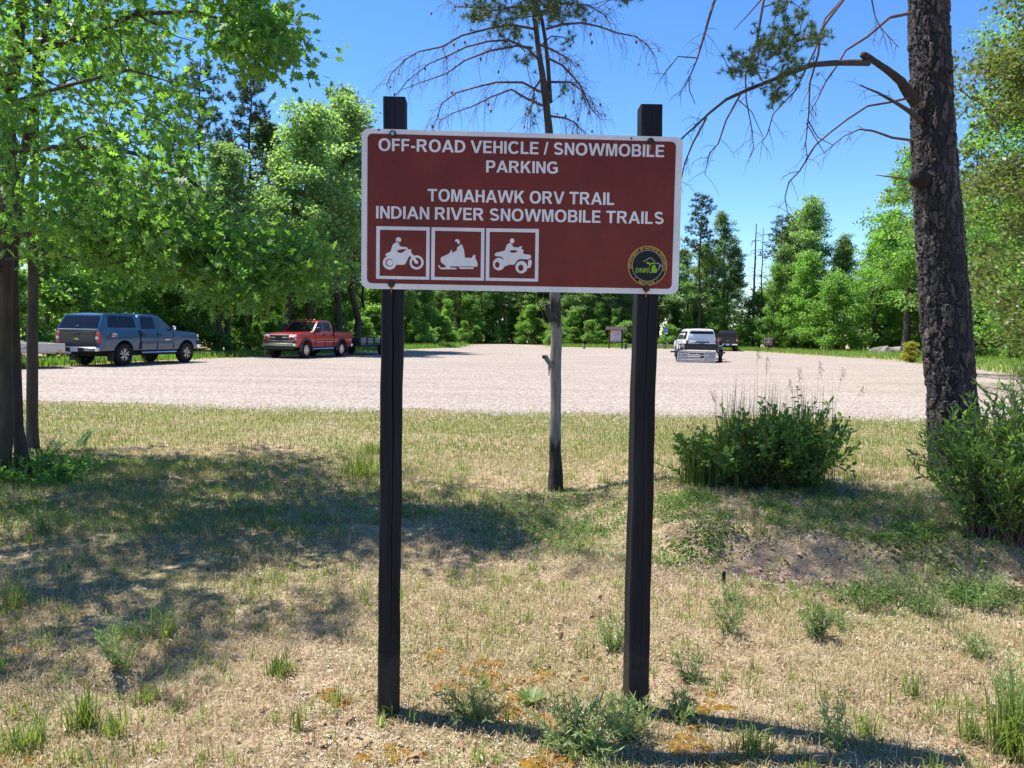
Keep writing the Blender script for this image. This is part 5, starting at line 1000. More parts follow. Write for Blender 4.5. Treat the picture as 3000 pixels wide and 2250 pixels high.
# --- trailers
def trailer_ramp():
    tz = rad(73); o_ = sc2-dS*3.0-np.array([math.cos(tz), math.sin(tz)])*3.3; e = thing('utility_trailer', 'open flatbed trailer with lowered ramp behind the white car', 'trailer', (o_[0], o_[1], .006), tz, 'trailers')
    mb = MB()
    for k in range(9): pass
    L, W = 3.7, 2.02
    for k in range(10): mb = MB(); mb.box((0, -W/2+.101+k*.202, .60), (L, .192, .045), bev=.006); mb.build('deck_plank', M['deck'], e)
    mb = MB()
    for s_ in (1, -1): mb.box((0, s_*(W/2+.03), .575), (L+.08, .06, .12)); mb.box((0, s_*(W/2+.03), .98), (L+.08, .05, .05))
    mb.box((L/2+.03, 0, .575), (.06, W+.1, .12)); mb.box((L/2+.03, 0, .98), (.05, W+.1, .05)); mb.box((-L/2-.02, 0, .545), (.05, W, .10))
    for x in (-1.83, -.6, .6, 1.83):
        for s_ in (1, -1): mb.box((x, s_*(W/2+.03), .775), (.05, .05, .38))
    mb.build('frame', M['steel_dark'], e)
    mb = MB(); mb.box((L/2+.02, 0, .78), (.02, W, .36)); mb.build('front_panel', M['plastic'], e)
    mb = MB()
    for s_ in (1, -1): mb.tube([(L/2, s_*.8, .52), (L/2+1.35, 0, .50)], .045, 6)
    mb.tube([(L/2+1.2, 0, .50), (L/2+1.5, 0, .52)], .05, 6); mb.build('tongue', M['steel_dark'], e)
    for s_ in (1, -1):
        wheel(e, -.25, s_*(W/2+.20), .33, .20, 'steel_dark', 5); mb = MB(); P_ = []
        for t in np.linspace(0, 180, 9): P_ += [(-.25+.43*math.cos(rad(t)), s_*(W/2+.06), .36+.36*math.sin(rad(t))), (-.25+.43*math.cos(rad(t)), s_*(W/2+.34), .36+.36*math.sin(rad(t)))]
        mb.add(P_, [(2*k, 2*k+1, 2*k+3, 2*k+2) for k in range(8)]); mb.build('fender', M['steel_dark'], e)
        mb = MB(); mb.box((-L/2+.25, s_*(W/2+.30), .56), (.05, .42, .09)); mb.build('lamp_bracket', M['steel_dark'], e); mb = MB(); mb.box((-L/2+.22, s_*.62, .632), (.16, .18, .012)); mb.build('tie_plate', M['yellow'], e)
    mb = MB(); mb.lathe([(.20, -.10), (.31, -.10), (.34, -.06), (.34, .06), (.31, .10), (.20, .10), (.20, -.10)], 22, (.75, -(W/2+.16), 1.04), 'y'); mb.build('spare_wheel', M['tyre'], e, 40); mb = MB(); mb.box((-.35, -(W/2+.2), .82), (.75, .25, .26), bev=.04); mb.build('tool_box', M['ramp_steel'], e, 40)
    # ramp: frame with louvres, sloping from the deck end to the gravel
    a = np.array([-L/2-.05, .56]); b_ = np.array([-L/2-.95, .03]); d = b_-a; n_ = unit(np.array([-d[1], d[0]])); n_ = n_ if n_[1] > 0 else -n_
    def bar(y0, y1, t0, t1, mat, nm, h=.035): p0, p1 = a+d*t0, a+d*t1; P_ = [(p0[0], y0, p0[1]), (p0[0], y1, p0[1]), (p1[0], y1, p1[1]), (p1[0], y0, p1[1])]; mb = MB(); mb.slab(P_, (n_[0]*h, 0, n_[1]*h)); return mb.build(nm, M[mat], e)
    Wr = W/2+.05
    for y0, y1 in ((-Wr, -Wr+.06), (Wr-.06, Wr), (-.45, -.40), (.40, .45), (-.02, .03)): bar(y0, y1, 0, 1, 'ramp_steel', 'ramp_rail', .045)
    for t in np.linspace(0, .94, 7):
        for y0, y1 in ((-Wr+.06, -.45), (.45, Wr-.06)): bar(y0, y1, t, t+.085, 'ramp_steel', 'ramp_louvre')
    for t in (0, .30, .62, .90): bar(-.40, -.02, t, t+.10 if t else .14, 'ramp_steel', 'ramp_cross_bar'); bar(.03, .40, t, t+.10 if t else .14, 'ramp_steel', 'ramp_cross_bar')
    return e
trailer_ramp()
def stake_trailer():
    d = np.array([math.cos(RED_RZ), math.sin(RED_RZ)]); o_ = np.array(RED_LOC[:2])-d*(2.95+3.3); e = thing('utility_trailer', 'dark stake sided utility trailer hitched behind the red pickup', 'trailer', (o_[0], o_[1], .006), RED_RZ+rad(-7), 'trailers'); L, W = 3.8, 1.9
    mb = MB(); mb.box((0, 0, .58), (L, W, .06)); mb.build('deck', M['deck'], e); mb = MB()
    for s_ in (1, -1):
        mb.box((0, s_*(W/2+.03), .56), (L, .06, .12))
        for x in np.linspace(-L/2+.05, L/2-.05, 6): mb.box((x, s_*(W/2+.03), .84), (.09, .06, .46))
    for x in (-L/2, L/2): mb.box((x, 0, .80), (.06, W+.1, .50 if x > 0 else .12))
    for s_ in (1, -1): mb.tube([(L/2, s_*.7, .5), (L/2+1.3, 0, .48)], .045, 6)
    mb.build('frame', M['steel_dark'], e)
    for s_ in (1, -1):
        for k in range(2): mb = MB(); mb.box((0, s_*(W/2-.015), .78+.17*k), (L-.1, .03, .15)); mb.build('side_board', M['deck'], e)
        wheel(e, -.2, s_*(W/2+.18), .33, .20, 'steel_dark', 5)
        mb = MB(); mb.box((-.2, s_*(W/2+.18), .72), (.85, .24, .03)); mb.build('fender', M['steel_dark'], e)
    return e
stake_trailer()
def panel_trailer():
    d = np.array([math.cos(BLUE_RZ), math.sin(BLUE_RZ)]); a_ = BLUE_RZ+rad(-30); d2 = np.array([math.cos(a_), math.sin(a_)]); h_ = np.array(BLUE_LOC[:2])-d*3.25; o_ = h_-d2*(.45+2.3); e = thing('flat_trailer', 'low pale metal trailer with decal hitched to the blue pickup, left edge', 'trailer', (o_[0], o_[1], .006), a_, 'trailers'); L, W = 4.6, 2.0
    mb = MB(); mb.box((0, 0, .66), (L, W, .05)); mb.build('deck', M['alu'], e)
    for s_ in (1, -1): mb = MB(); mb.box((0, s_*(W/2+.02), .72), (L, .03, .30), bev=.008); mb.build('side_panel', M['tan_panel'], e)
    for x in (-L/2, L/2): mb = MB(); mb.box((x, 0, .72), (.03, W, .26)); mb.build('end_panel', M['tan_panel'], e)
    mb = MB()
    for s_ in (1, -1): mb.tube([(L/2-.2, s_*.5, .58), (L/2+.45, 0, .50)], .05, 6)
    mb.box((0, 0, .56), (L*.9, W*.8, .10)); mb.build('frame', M['alu'], e)
    mb = MB(); mb.box((L/2-.15, -(W/2+.05), .60), (.10, .04, .06)); mb.build('side_lamp', M['amber'], e)
    V, F, w = word('ON', .06); k = .12; mb = MB(); mb.add([(.62+p[0]*k+p[1]*.03, -(W/2+.038), .68+p[1]*k) for p in V], F); mb.build('decal', M['purple'], e); mb = MB(); mb.add([(.90, -(W/2+.038), .68), (1.08, -(W/2+.038), .70), (1.45, -(W/2+.038), .755), (1.12, -(W/2+.038), .79), (1.16, -(W/2+.038), .755)], [(0, 1, 2, 3, 4)]); mb.build('decal', M['purple'], e)
    for s_ in (1, -1): wheel(e, -.5, s_*(W/2-.14), .30, .18, 'steel_dark', 5)
    return e
panel_trailer()

# ------------------------------------------------------------------ kiosk, small signs, barrier, boulders
M['wood_brown'] = simple('brown_timber', (.085, .045, .028), .8, var=.3, scale=10, stretch=(1, 1, .1)); M['shingle'] = simple('weathered_shingle', (.045, .032, .024), .9, var=.35, scale=14, bmp=.5); M['paper'] = simple('map_paper', (.62, .55, .62), .6, var=.10, scale=6); M['blue_sign'] = simple('blue_sign_sheet', (.01, .13, .55), .5); M['sign_white'] = simple('sign_white', (.75, .75, .74), .5)
M['map_pink'] = simple('map_pink', (.60, .44, .50), .6, var=.12, scale=7); M['map_blue'] = simple('map_blue', (.34, .36, .62), .6); M['map_dark'] = simple('map_dark', (.08, .08, .10), .6); M['boulder'] = simple('boulder_stone', (.21, .19, .175), .9, var=.35, scale=3.5, bmp=.8)
KY = 79.0; kx = at(1804, 985, KY)[0]; e = thing('information_kiosk', 'brown roofed information kiosk with a trail map behind the right sign post', 'kiosk', (kx, KY, 0)); e.scale = (.86, .86, .90)
for s_ in (-1, 1): mb = MB(); mb.box((s_*.78, 0, 1.08), (.16, .16, 2.16), bev=.015); mb.build('post', M['wood_brown'], e)
mb = MB(); mb.box((0, -.02, 1.45), (1.44, .08, 1.42), bev=.01); b_ = mb.build('board', M['wood_brown'], e); mb = MB(); mb.box((0, -.05, .74), (1.75, .20, .09)); mb.build('shelf', M['wood_brown'], e)
mb = MB(); mb.box((-.02, -.075, 1.46), (1.26, .02, 1.26)); mp = mb.build('map_sheet', M['paper'], e); mb = MB(); mb.box((-.02, -.090, 1.58), (1.14, .006, .92)); mb.build('map_area', M['map_pink'], mp); mb = MB(); mb.add([(-.30, -.0945, 1.50), (.10, -.0945, 1.42), (.46, -.0945, 1.62), (.50, -.0945, 1.95), (.20, -.0945, 1.80)], [(0, 1, 2, 3, 4)]); mb.build('map_lake', M['map_blue'], mp)
for k in range(6): mb = MB(); mb.box((-.50+k*.19, -.0905, .98), (.10, .008, .14 if k % 2 else .10)); mb.build('map_symbol', M['map_dark'], mp)
rf = None
for s_ in (-1, 1):
    for r_ in range(4):
        for c_ in range(9):
            mb = MB(); y0 = s_*(.10+r_*.19); z = 2.44-r_*.085; mb.slab([(-1.22+c_*.271, y0-s_*.10, z+.055+.004*r_), (-1.22+c_*.271+.264, y0-s_*.10, z+.055+.004*r_), (-1.22+c_*.271+.264, y0+s_*.12, z-.05), (-1.22+c_*.271, y0+s_*.12, z-.05)], (0, 0, .028)); 
            if rf is None: mbr = MB(); mbr.tube([(-1.24, 0, 2.47), (1.24, 0, 2.47)], .05, 6); mbr.slab([(-1.18, -.7, 2.10), (-1.18, .7, 2.10), (-1.18, 0, 2.43)], (2.36, 0, 0)); rf = mbr.build('roof', M['wood_brown'], e)
            mb.build('shingle', M['shingle'], rf)
e = thing('accessible_parking_sign', 'small blue accessible parking sign on a post, left of the white car', 'sign', (at(1951, 985, 80)[0], 80, 0)); mb = MB(); mb.box((0, 0, 1.0), (.06, .06, 2.0)); mb.build('post', M['steel_dark'], e); mb = MB(); mb.box((0, -.045, 2.02), (.36, .02, .52), bev=.005); p_ = mb.build('blue_panel', M['blue_sign'], e); mb = MB(); mb.box((0, -.045, 1.66), (.34, .02, .15), bev=.004); mb.build('lower_plate', M['sign_white'], e)
mb = MB(); mb.lathe([(.05, 0), (.085, 0)], 14, (.01, -.0575, 1.95), 'y'); mb.box((-.01, -.0575, 2.08), (.03, .004, .16)); mb.box((-.01, -.0575, 2.20), (.05, .004, .05)); mb.box((.05, -.0575, 2.02), (.10, .004, .03)); mb.build('wheelchair_symbol', M['sign_white'], p_)
by = 76; bp = at(2251, 1000, by); e = thing('notice_sign', 'small brown notice with white lines at the far right of the lot', 'sign', (bp[0], by, 0)); mb = MB(); mb.box((0, .03, .60), (.09, .06, 1.20)); mb.build('post', M['steel_dark'], e); mb = MB(); mb.box((0, -.02, 1.06), (.78, .02, .62), bev=.006); mb.build('panel', M['sign_white'], e); mb = MB(); mb.box((0, -.034, 1.06), (.72, .008, .56)); mb.build('brown_field', M['s_brown'], e)
for k, (w_, z) in enumerate(((.52, 1.24), (.16, 1.12), (.58, 1.01), (.44, .90))): mb = MB(); mb.box((0, -.041, z), (w_, .004, .055)); mb.build('text_line', M['sign_white'], e)
e = thing('rail_barrier', 'low weathered wooden rail barrier left of the white car', 'barrier', (at(1920, 1000, 83)[0], 83.5, 0))
for k in range(4): mb = MB(); mb.box((-3.0+k*2.0, 0, .22), (.16, .16, .50)); mb.build('post', M['deck'], e)
for k in range(3): mb = MB(); mb.box((-2+k*2.0, -.02, .36), (1.96, .12, .16), bev=.02); mb.build('rail', M['deck'], e)
for px, py, lab in ((1711, 1016, 'pale short bollard left of the information kiosk'), (1833, 1016, 'pale short bollard right of the information kiosk')):
    g_ = ground(px, py+6); mb = MB(); mb.tube([(0, 0, -.05), (0, 0, .40), (0, 0, .47)], [.13, .125, .09], 12); mb.build('bollard', M['boulder'], None, 40, label=lab, cat='bollard', loc=(g_[0], g_[1], 0))
def boulder(px, py, Y, sx, sy, sz, label, seed):
    p = at(px, py, Y); q = QB(); u_, v_ = np.meshgrid(np.linspace(0, 2*math.pi, 29)[:-1], np.linspace(0, math.pi/2, 9), indexing='ij'); r_ = .72+.65*fbm(np.cos(u_)*1.5+seed, np.sin(u_)*1.5+v_*1.3, 3)
    V = np.stack([np.cos(u_)*np.cos(v_)*sx*r_, np.sin(u_)*np.cos(v_)*sy*r_, np.sin(v_)**.8*sz*r_-.08], -1).reshape(-1, 3); F_ = [(i_*9+j_, ((i_+1) % 28)*9+j_, ((i_+1) % 28)*9+j_+1, i_*9+j_+1) for i_ in range(28) for j_ in range(8)]
    put('boulder', smooth(mesh_poly('boulder', V, F_), 35), M['boulder'], None, label, 'boulder', 'boulders on the grass', loc=(p[0], Y, 0))
boulder(2592, 1030, 74, 1.4, .9, .75, 'larger grey boulder on the grass left of the rough trunk', 3); boulder(2640, 1030, 75, 1.2, .9, .72, 'smaller flat boulder just right of the larger one', 8)
yp = ground(2668, 1062); tree('shrub2', yp[0], yp[1], 1.35, 'small yellow green bush at the lot edge left of the rough trunk', leaf='leaf_yellow', name='shrub', cat='shrub')

# ------------------------------------------------------------------ shrubs, weeds and ground cover
def stem_leaves(stems, per, L, W, T, spread=1.0, start=.15, upn=.5):
    """stems: list of polylines; leaves set along each, pointing outward and up"""
    P, D, N_ = [], [], []
    for s_ in stems:
        k = np.arange(len(s_)); t = np.linspace(start, 1, per)**.9*(len(s_)-1)
        Q = np.stack([np.interp(t, k, s_[:, c_]) for c_ in range(3)], 1); tg = unit(np.gradient(Q, axis=0))
        P.append(Q); D.append(unit(tg*.7+rdir(per)*spread)); N_.append(rdir(per, upn*2))
    P = np.concatenate(P); n = len(P); l = L*rng.uniform(.6, 1.2, n); return leaves(P, np.concatenate(D), np.concatenate(N_), l, l*W, T)
def make_stems(base, n, w, h, r0=.15, out=1.0, jit=.03, seg=5, flat=1.0):
    S = []
    for _ in range(n):
        a = rng.uniform(0, 6.28); rr = math.sqrt(rng.random()); b0 = np.array([base[0]+math.cos(a)*w*r0*rr, base[1]+math.sin(a)*w*r0*rr*flat, 0])
        b0[2] = float(gz(b0[0], b0[1]))-.01; H_ = h*(1-.45*rr**2)*rng.uniform(.75, 1.05); e_ = np.array([math.cos(a)*w*rr*out, math.sin(a)*w*rr*out*flat, H_]); t = np.linspace(0, 1, seg)[:, None]
        p = b0+np.concatenate([e_[None, :2]*t**1.3, e_[2]*t], 1); p[1:] += rng.normal(0, jit, (seg-1, 3)); S.append(p)
    return S
def stems_mesh(S, r):
    q = QB()
    for s_ in S: q.tube(s_, np.linspace(r, r*.3, len(s_)), 4)
    return q
# --- round leafy bush right of the sign
bs = ground(2250, 1425); e = thing('bush', 'rounded leafy green bush topped with tall grass blades, right of the sign', 'bush', bs); inv = Matrix.Translation(-Vector(bs))
S = make_stems(bs, 110, .64, .70, .35, 1.0, .045, 6, .75)+make_stems(bs-[.55, 0, 0], 40, .36, .45, .3, 1, .03, 6)+make_stems(bs+[.25, .05, 0], 40, .55, .88, .3, .8, .03, 6, .8)
o = put('stems', smooth(stems_mesh(S, .006).mesh('bush_stems')), M['twig'], e, kind='stuff'); o.matrix_parent_inverse = inv
V, F_ = stem_leaves(S, 40, .060, .54, T_OVAL, 1.1, .10, .7); o = put('foliage', mesh_poly('bush_foliage', V, F_), M['bush'], e, kind='stuff'); o.matrix_parent_inverse = inv
P = np.concatenate([rng.normal(0, 1, (200, 2))*[.09, .07]+c_ for c_ in ((bs[0]+.05, bs[1]), (bs[0]-.32, bs[1]-.05), (bs[0]+.33, bs[1]+.02), (bs[0]-.62, bs[1]-.1))]); n = len(P)
V, F_ = blades(np.column_stack([P, gz(P[:, 0], P[:, 1])]), np.where(P[:, 0] < bs[0]-.45, .60, 1.0)*rng.uniform(.6, 1.1, n), rng.uniform(0, 6.28, n), rng.uniform(.05, .4, n), .008)
o = put('grass_blades', mesh_poly('bush_grass', V, F_), M['grass'], e, kind='stuff'); o.matrix_parent_inverse = inv
q = QB()
for px, top, lean in ((2218, 1010, 0), (2242, 1045, 4), (2390, 1055, 12), (2440, 1075, 30), (2352, 1075, -14), (2460, 1125, 70), (2130, 1145, -50), (2340, 1110, -30)):
    a = ground(px-lean*1.5, 1420); t = at(px+lean, top, a[1]); mmid = (a+t)/2+[lean*.0006, 0, .05]; q.tube([a, a*.7+mmid*.3+[0, 0, .02], mmid, t], [.0022, .002, .0016, .0009], 3)
    for k in range(14):
        s_ = 1-.012*k*1.5; c_ = mmid+(t-mmid)*s_; q.tube([c_, c_+rdir(1)[0]*.02+[.01, 0, -.012], c_+rdir(1)[0]*.03+[.018, 0, -.03]], [.0012, .0016, .0008], 3)
o = put('seed_stalks', q.mesh('seed_stalks'), M['straw'], e, kind='stuff'); o.matrix_parent_inverse = inv
# --- lance-leaved shrub in front of the rough trunk
bs = ground(2950, 1570); e = thing('shrub', 'upright shrub with narrow pointed leaves in front of the rough pine trunk', 'shrub', bs); inv = Matrix.Translation(-Vector(bs))
S = make_stems(bs, 120, .48, 1.0, .45, .9, .025, 7, .8)+make_stems(bs+[.45, .1, 0], 150, .60, 1.30, .45, .85, .025, 7, .8)+make_stems(bs+[-.2, -.1, 0], 22, .25, .75, .4, .9, .025, 7)
for _ in range(7): S += make_stems(bs+[rng.uniform(-.3, .6), rng.uniform(-.2, .2), 0], 1, .1, 1.22, .2, 1, .02, 7)
o = put('stems', smooth(stems_mesh(S, .006).mesh('shrub_stems')), M['twig'], e, kind='stuff'); o.matrix_parent_inverse = inv
V, F_ = stem_leaves(S, 44, .060, .30, T_OVAL, .62, .12, .4); o = put('foliage', mesh_poly('shrub_foliage', V, F_), M['lance'], e, kind='stuff'); o.matrix_parent_inverse = inv
# --- dark weeds and ferns at the foot of the oak
bs = ground(110, 1400); S = make_stems(bs, 90, .50, .26, .8, .6, .03, 5, .8)
V, F_ = stem_leaves(S, 22, .06, .45, T_OVAL, 1.0, .1, .6); q = QB(); q.add(V, F_)
put('undergrowth', q.mesh('undergrowth'), M['leaf_oak'], None, 'dark leafy undergrowth around the foot of the near oak', 'undergrowth')
for px, py, lab in ((235, 1318, 'upright green fern frond right of the slender trunk'), (160, 1340, 'low fern between the slender trunk and the undergrowth')):
    bs = ground(px, py); q = QB()
    for k in range(6):
        a = rng.uniform(0, 6.28); t = np.linspace(0, 1, 9)[:, None]; L_ = rng.uniform(.28, .42); s_ = bs+np.concatenate([np.array([[math.cos(a), math.sin(a)]])*t**1.4*L_*.6, t*L_*(1-.3*t)], 1)
        for sg in (-1, 1):
            sd = np.array([-math.sin(a), math.cos(a), .1])*sg; n = 26; tt = np.linspace(.15, 1, n)*8; Q = np.stack([np.interp(tt, np.arange(9), s_[:, c_]) for c_ in range(3)], 1); l = .085*(1-(tt/8-.3)**2*1.4)
            V, F_ = leaves(Q, np.tile(sd, (n, 1)), np.tile([0, -.2, 1.], (n, 1)), l, .014, T_RHOMB); q.add(V, F_)
    put('fern', q.mesh('fern'), M['cover'], None, lab, 'fern')
# --- silvery weeds, each a plant of its own
def weed(px, py, w, h, label, dense=1.0):
    bs = ground(px, py); Y = bs[1]; w = w*Y/FPX/2*.88; h = h*Y/FPX*.9; S = make_stems(bs, int(16*dense), w, h, .25, 1, .008, 6)
    V, F_ = stem_leaves(S, 30, .034, .18, T_RHOMB, .8, .06, .3); q = QB(); q.add(V, F_)
    for s_ in S: q.add(*[(v, np.concatenate([f[:, [0, 1, 2]], f[:, [0, 2, 3]]])) for v, f in [tube_arr(s_, np.linspace(.0022, .0012, len(s_)), 3)]][0])
    return put('silvery_weed', q.mesh('silvery_weed'), M['sage'], None, label, 'weed', 'silvery weeds in the turf')
for a in ((1385, 2110, 220, 160, 'silvery weed clump right of the left sign post base', 1.5), (1700, 2200, 290, 200, 'largest silvery weed, at the bottom left of the right sign post', 3.0), (1850, 2160, 190, 170, 'bushy silvery weed hiding the base of the right sign post', 2.0),
          (1795, 1905, 120, 150, 'silvery weed touching the right sign post half way up its lower part', 1.2), (2150, 1770, 170, 80, 'low silvery weed just below the eroded bank', 1.0), (2385, 1870, 100, 140, 'dense upright silvery weed below the bank, alone in the dry grass', 1.6), (2460, 1835, 150, 70, 'flat silvery weed right of the dense upright one', .9),
          (2530, 1790, 80, 190, 'tall thin silvery weed at the edge of the shrub shadow', .9), (2700, 1800, 200, 190, 'broad silvery weed clump in the shadow below the lance leaved shrub', 1.6), (2870, 1790, 170, 170, 'silvery weed clump under the shrub near the right edge', 1.4), (2850, 1925, 150, 90, 'low silvery weed in sun near the right edge', 1.0),
          (2965, 2110, 130, 240, 'tall silvery weed cut by the right edge of the view', 1.3), (2130, 1860, 130, 150, 'silvery weed in dry grass right of the right post', .9), (355, 2010, 150, 200, 'silvery weed beside the dark hollow in the lower left', 1.0), (275, 1440, 130, 90, 'silvery weed in the oak shade near the left edge', 1.0),
          (2440, 2190, 90, 240, 'thin tall silvery weed at the lower right', .7), (120, 1560, 120, 90, 'silvery weed left in the half shade', .8), (1990, 2120, 120, 120, 'silvery weed right of the right post base', 1.0), (2600, 1640, 160, 110, 'silvery weed on the shaded bank below the bush', 1.0), (2010, 1990, 100, 110, 'small silvery weed above the right post shadow', .8)): weed(*a)
def tuft(px, py, w, h, label, n=26, wd=.0048, bend=(.15, .9)):
    n = int(n*2.3); bs = ground(px, py); Y = bs[1]; w = w*Y/FPX/2; h = h*Y/FPX; P = bs[:2]+rng.normal(0, w*.4, (n, 2)); P = np.column_stack([P, gz(P[:, 0], P[:, 1])])
    V, F_ = blades(P, h*rng.uniform(.5, 1.1, n), rng.uniform(0, 6.28, n), rng.uniform(*bend, n), wd); return put('grass_tuft', mesh_poly('grass_tuft', V, F_), M['grass'], None, label, 'grass tuft', 'broad bladed grass tufts')
for a in ((245, 2130, 90, 190, 'tall bright grass tuft in the lower left corner area', 40), (490, 1870, 80, 150, 'bright grass tuft standing at the lower edge of the oak shade', 22), (820, 1975, 100, 80, 'small dense grass tuft left of the left sign post', 60, .006), (345, 2160, 70, 150, 'grass tuft right of the tall one in the lower left', 20), (430, 2060, 100, 80, 'short broad leaved tuft below the dark hollow', 30),
          (990, 2060, 110, 90, 'sparse grass tuft left of the left post base', 16), (870, 2140, 50, 130, 'single narrow grass shoot left of the left post', 8), (2665, 2050, 70, 150, 'bright grass tuft in dry grass on the right', 14), (2540, 2160, 110, 120, 'grass tuft above the right post shadow end', 26), (2840, 2170, 120, 150, 'green grass tuft near the lower right corner', 30), (2200, 2210, 160, 130, 'spiky grass tuft in the post shadow', 36),
          (1060, 1400, 150, 110, 'lush grass tuft at the far rim of the oak shade beside the left post', 90, .008), (1100, 1330, 130, 60, 'yellow green tuft behind the left post', 70, .008), (400, 1870, 60, 120, 'dark grass shoot in the oak shade', 10), (60, 2200, 200, 130, 'dense grass tuft in the bottom left corner', 70), (40, 1790, 90, 160, 'grass tuft at the left edge in the shade', 26), (2960, 2220, 120, 330, 'tall blurred grass clump at the right edge bottom', 60, .007)): tuft(*a)
bs = ground(1555, 2065); n = 12; a = np.linspace(0, 6.28, n)
V, F_ = leaves(np.tile(bs+[0, 0, .005], (n, 1)), np.stack([np.cos(a), np.sin(a), .75+0*a], 1), np.tile([0, 0, 1.], (n, 1))+rdir(n)*.2, .085, .026, T_OVAL); put('dock_plant', mesh_poly('rosette', V, F_), M['cover'], None, 'bright green broad leaved rosette between the sign posts', 'weed')

# --- dead wood
def stick(name, L, r0, label, mat='bark_grey', lift=.012):
    P = np.array([ground(*p) for p in L])+[0, 0, lift]; q = QB(); V, F_ = rough_tube(P, np.linspace(r0, r0*.4, len(P)), 6, 5, .4); q.add(V, F_); return put(name, smooth(q.mesh(name)), M[mat], None, label, 'branch')
stick('fallen_branch', [(1665, 1446), (1700, 1452), (1740, 1450), (1780, 1456), (1815, 1462)], .013, 'pale fallen branch lying right of the centre pine foot')
stick('fallen_branch', [(1380, 1556), (1430, 1550), (1470, 1530), (1505, 1520)], .010, 'thin crooked fallen branch on the turf between the sign posts')
p = ground(2121, 1612); q = QB(); V, F_ = rough_tube([p-[0, 0, .02], p+[.003, 0, .045], p+[.006, 0, .075]], [.016, .014, .012], 8, 4, .4); q.add(V, F_); mb = MB(); mb.tube([p-[0, 0, .02], p+[.003, 0, .045], p+[.006, 0, .078]], [.016, .014, .011], 9)
mb.build('stub_stake', M['bark_dark'], None, 40, label='short charred stub standing in the bank right of the sign', cat='stub')

# --- grass, straw and litter that nobody could count
def scatter(n, y0, y1, power=1.0):
    t = rng.random(n); Y = (y0**power+(y1**power-y0**power)*t)**(1/power); X = rng.uniform(-1, 1, n)*(.72*Y+.7); return X, Y
def worn(x, y): return np.exp(-(((x-1.65)/.6)**2+((y-4.9)/.30)**2))+.9*np.exp(-(((x+.62)/.30)**2+((y-2.78)/.16)**2))
def lotedge(x): return np.interp(x, [-26, -9.3, 0, 7.4, 27], [15.4, 14.75, 14.3, 14.3, 14.6])
def shade(x, y): return sst(.2, .8, np.exp(-(((x+3.0)/2.6)**2+((y-6.8)/2.2)**2)*1.1))
q = QB()
for n, y0, y1, hh, ww in ((140000, 2.2, 5.5, .085, .0026), (110000, 5.5, 9.5, .085, .0042), (60000, 9.5, 15.2, .085, .0065)):
    X, Y = scatter(n, y0, y1, 1.5); den = fbm(X*2.4, Y*2.4, 3)*.75+fbm(X*.6, Y*.6)*.6
    k = (den+rng.normal(0, .11, n) > .63) & (Y < lotedge(X)+rng.normal(.1, .5, n)); bare = (X > .7) & (np.abs(Y-5.0-.3*np.sin(X*1.7)) < .34) & (rng.random(n) < .9); k &= ~bare; k &= worn(X, Y) < rng.uniform(.15, 1.0, n); X, Y = X[k], Y[k]; m_ = len(X)
    lay = rng.random(m_) < .86
    V, F_ = blades(np.column_stack([X, Y, gz(X, Y)-.004]), hh*rng.uniform(.35, 1.2, m_), rng.uniform(0, 6.28, m_), np.where(lay, rng.uniform(.88, 1.2, m_), rng.uniform(.3, .95, m_)), ww); q.add(V, F_)
put('dry_grass', q.mesh('dry_grass'), M['straw'], kind='stuff')
q = QB()
for n, y0, y1, hh, ww in ((52000, 2.2, 5.5, .06, .0032), (80000, 5.5, 9.5, .075, .0050), (100000, 9.5, 15.3, .085, .0075)):
    X, Y = scatter(n, y0, y1, 1.5); f_ = fbm(X*1.1+40, Y*1.1, 3)
    w = .10+.06*sst(5, 8, Y)+.75*sst(.46, .62, f_)+.60*shade(X, Y)*sst(.38, .6, fbm(X*1.8, Y*1.8+4, 3))+.40*np.exp(-((Y-9.6)/.8)**2)*(X > -2.5)*(X < 3)+.75*sst(11.3, 13.2, Y)*sst(.30, .5, fbm(X*.6, Y*.6+8))+.42*sst(7.5, 10.5, Y)
    k = (rng.random(n) < w) & (worn(X, Y) < rng.uniform(.1, .8, n)) & (Y < lotedge(X)+rng.normal(.0, .45, n)); X, Y = X[k], Y[k]; m_ = len(X)
    V, F_ = blades(np.column_stack([X, Y, gz(X, Y)-.004]), hh*rng.uniform(.4, 1.3, m_)*(1+.35*shade(X, Y)), rng.uniform(0, 6.28, m_), rng.uniform(.15, .9, m_), ww); q.add(V, F_)
put('green_grass', q.mesh('green_grass'), M['grass'], kind='stuff')
# leaf litter and wood chips
q = QB()
for n, y0, y1, s_ in ((90000, 2.2, 6, .017), (60000, 6, 12, .026)):
    X, Y = scatter(n, y0, y1, 1.5); f_ = fbm(X*1.6-20, Y*1.6, 3); w = .28+.9*sst(.45, .62, f_)+1.2*((X > -.4) & (Y > 4.4) & (Y < 7.5)); k = rng.random(n) < w; X, Y = X[k], Y[k]; m_ = len(X)
    d = rdir(m_)*[1, 1, .25]; nn = rdir(m_, 2.2); V, F_ = leaves(np.column_stack([X, Y, gz(X, Y)+rng.uniform(.002, .012, m_)]), d, nn, s_*rng.uniform(.4, 1.5, m_), s_*rng.uniform(.15, .5, m_), T_RHOMB); q.add(V, F_)
put('leaf_litter', q.mesh('leaf_litter'), M['litter'], kind='stuff')
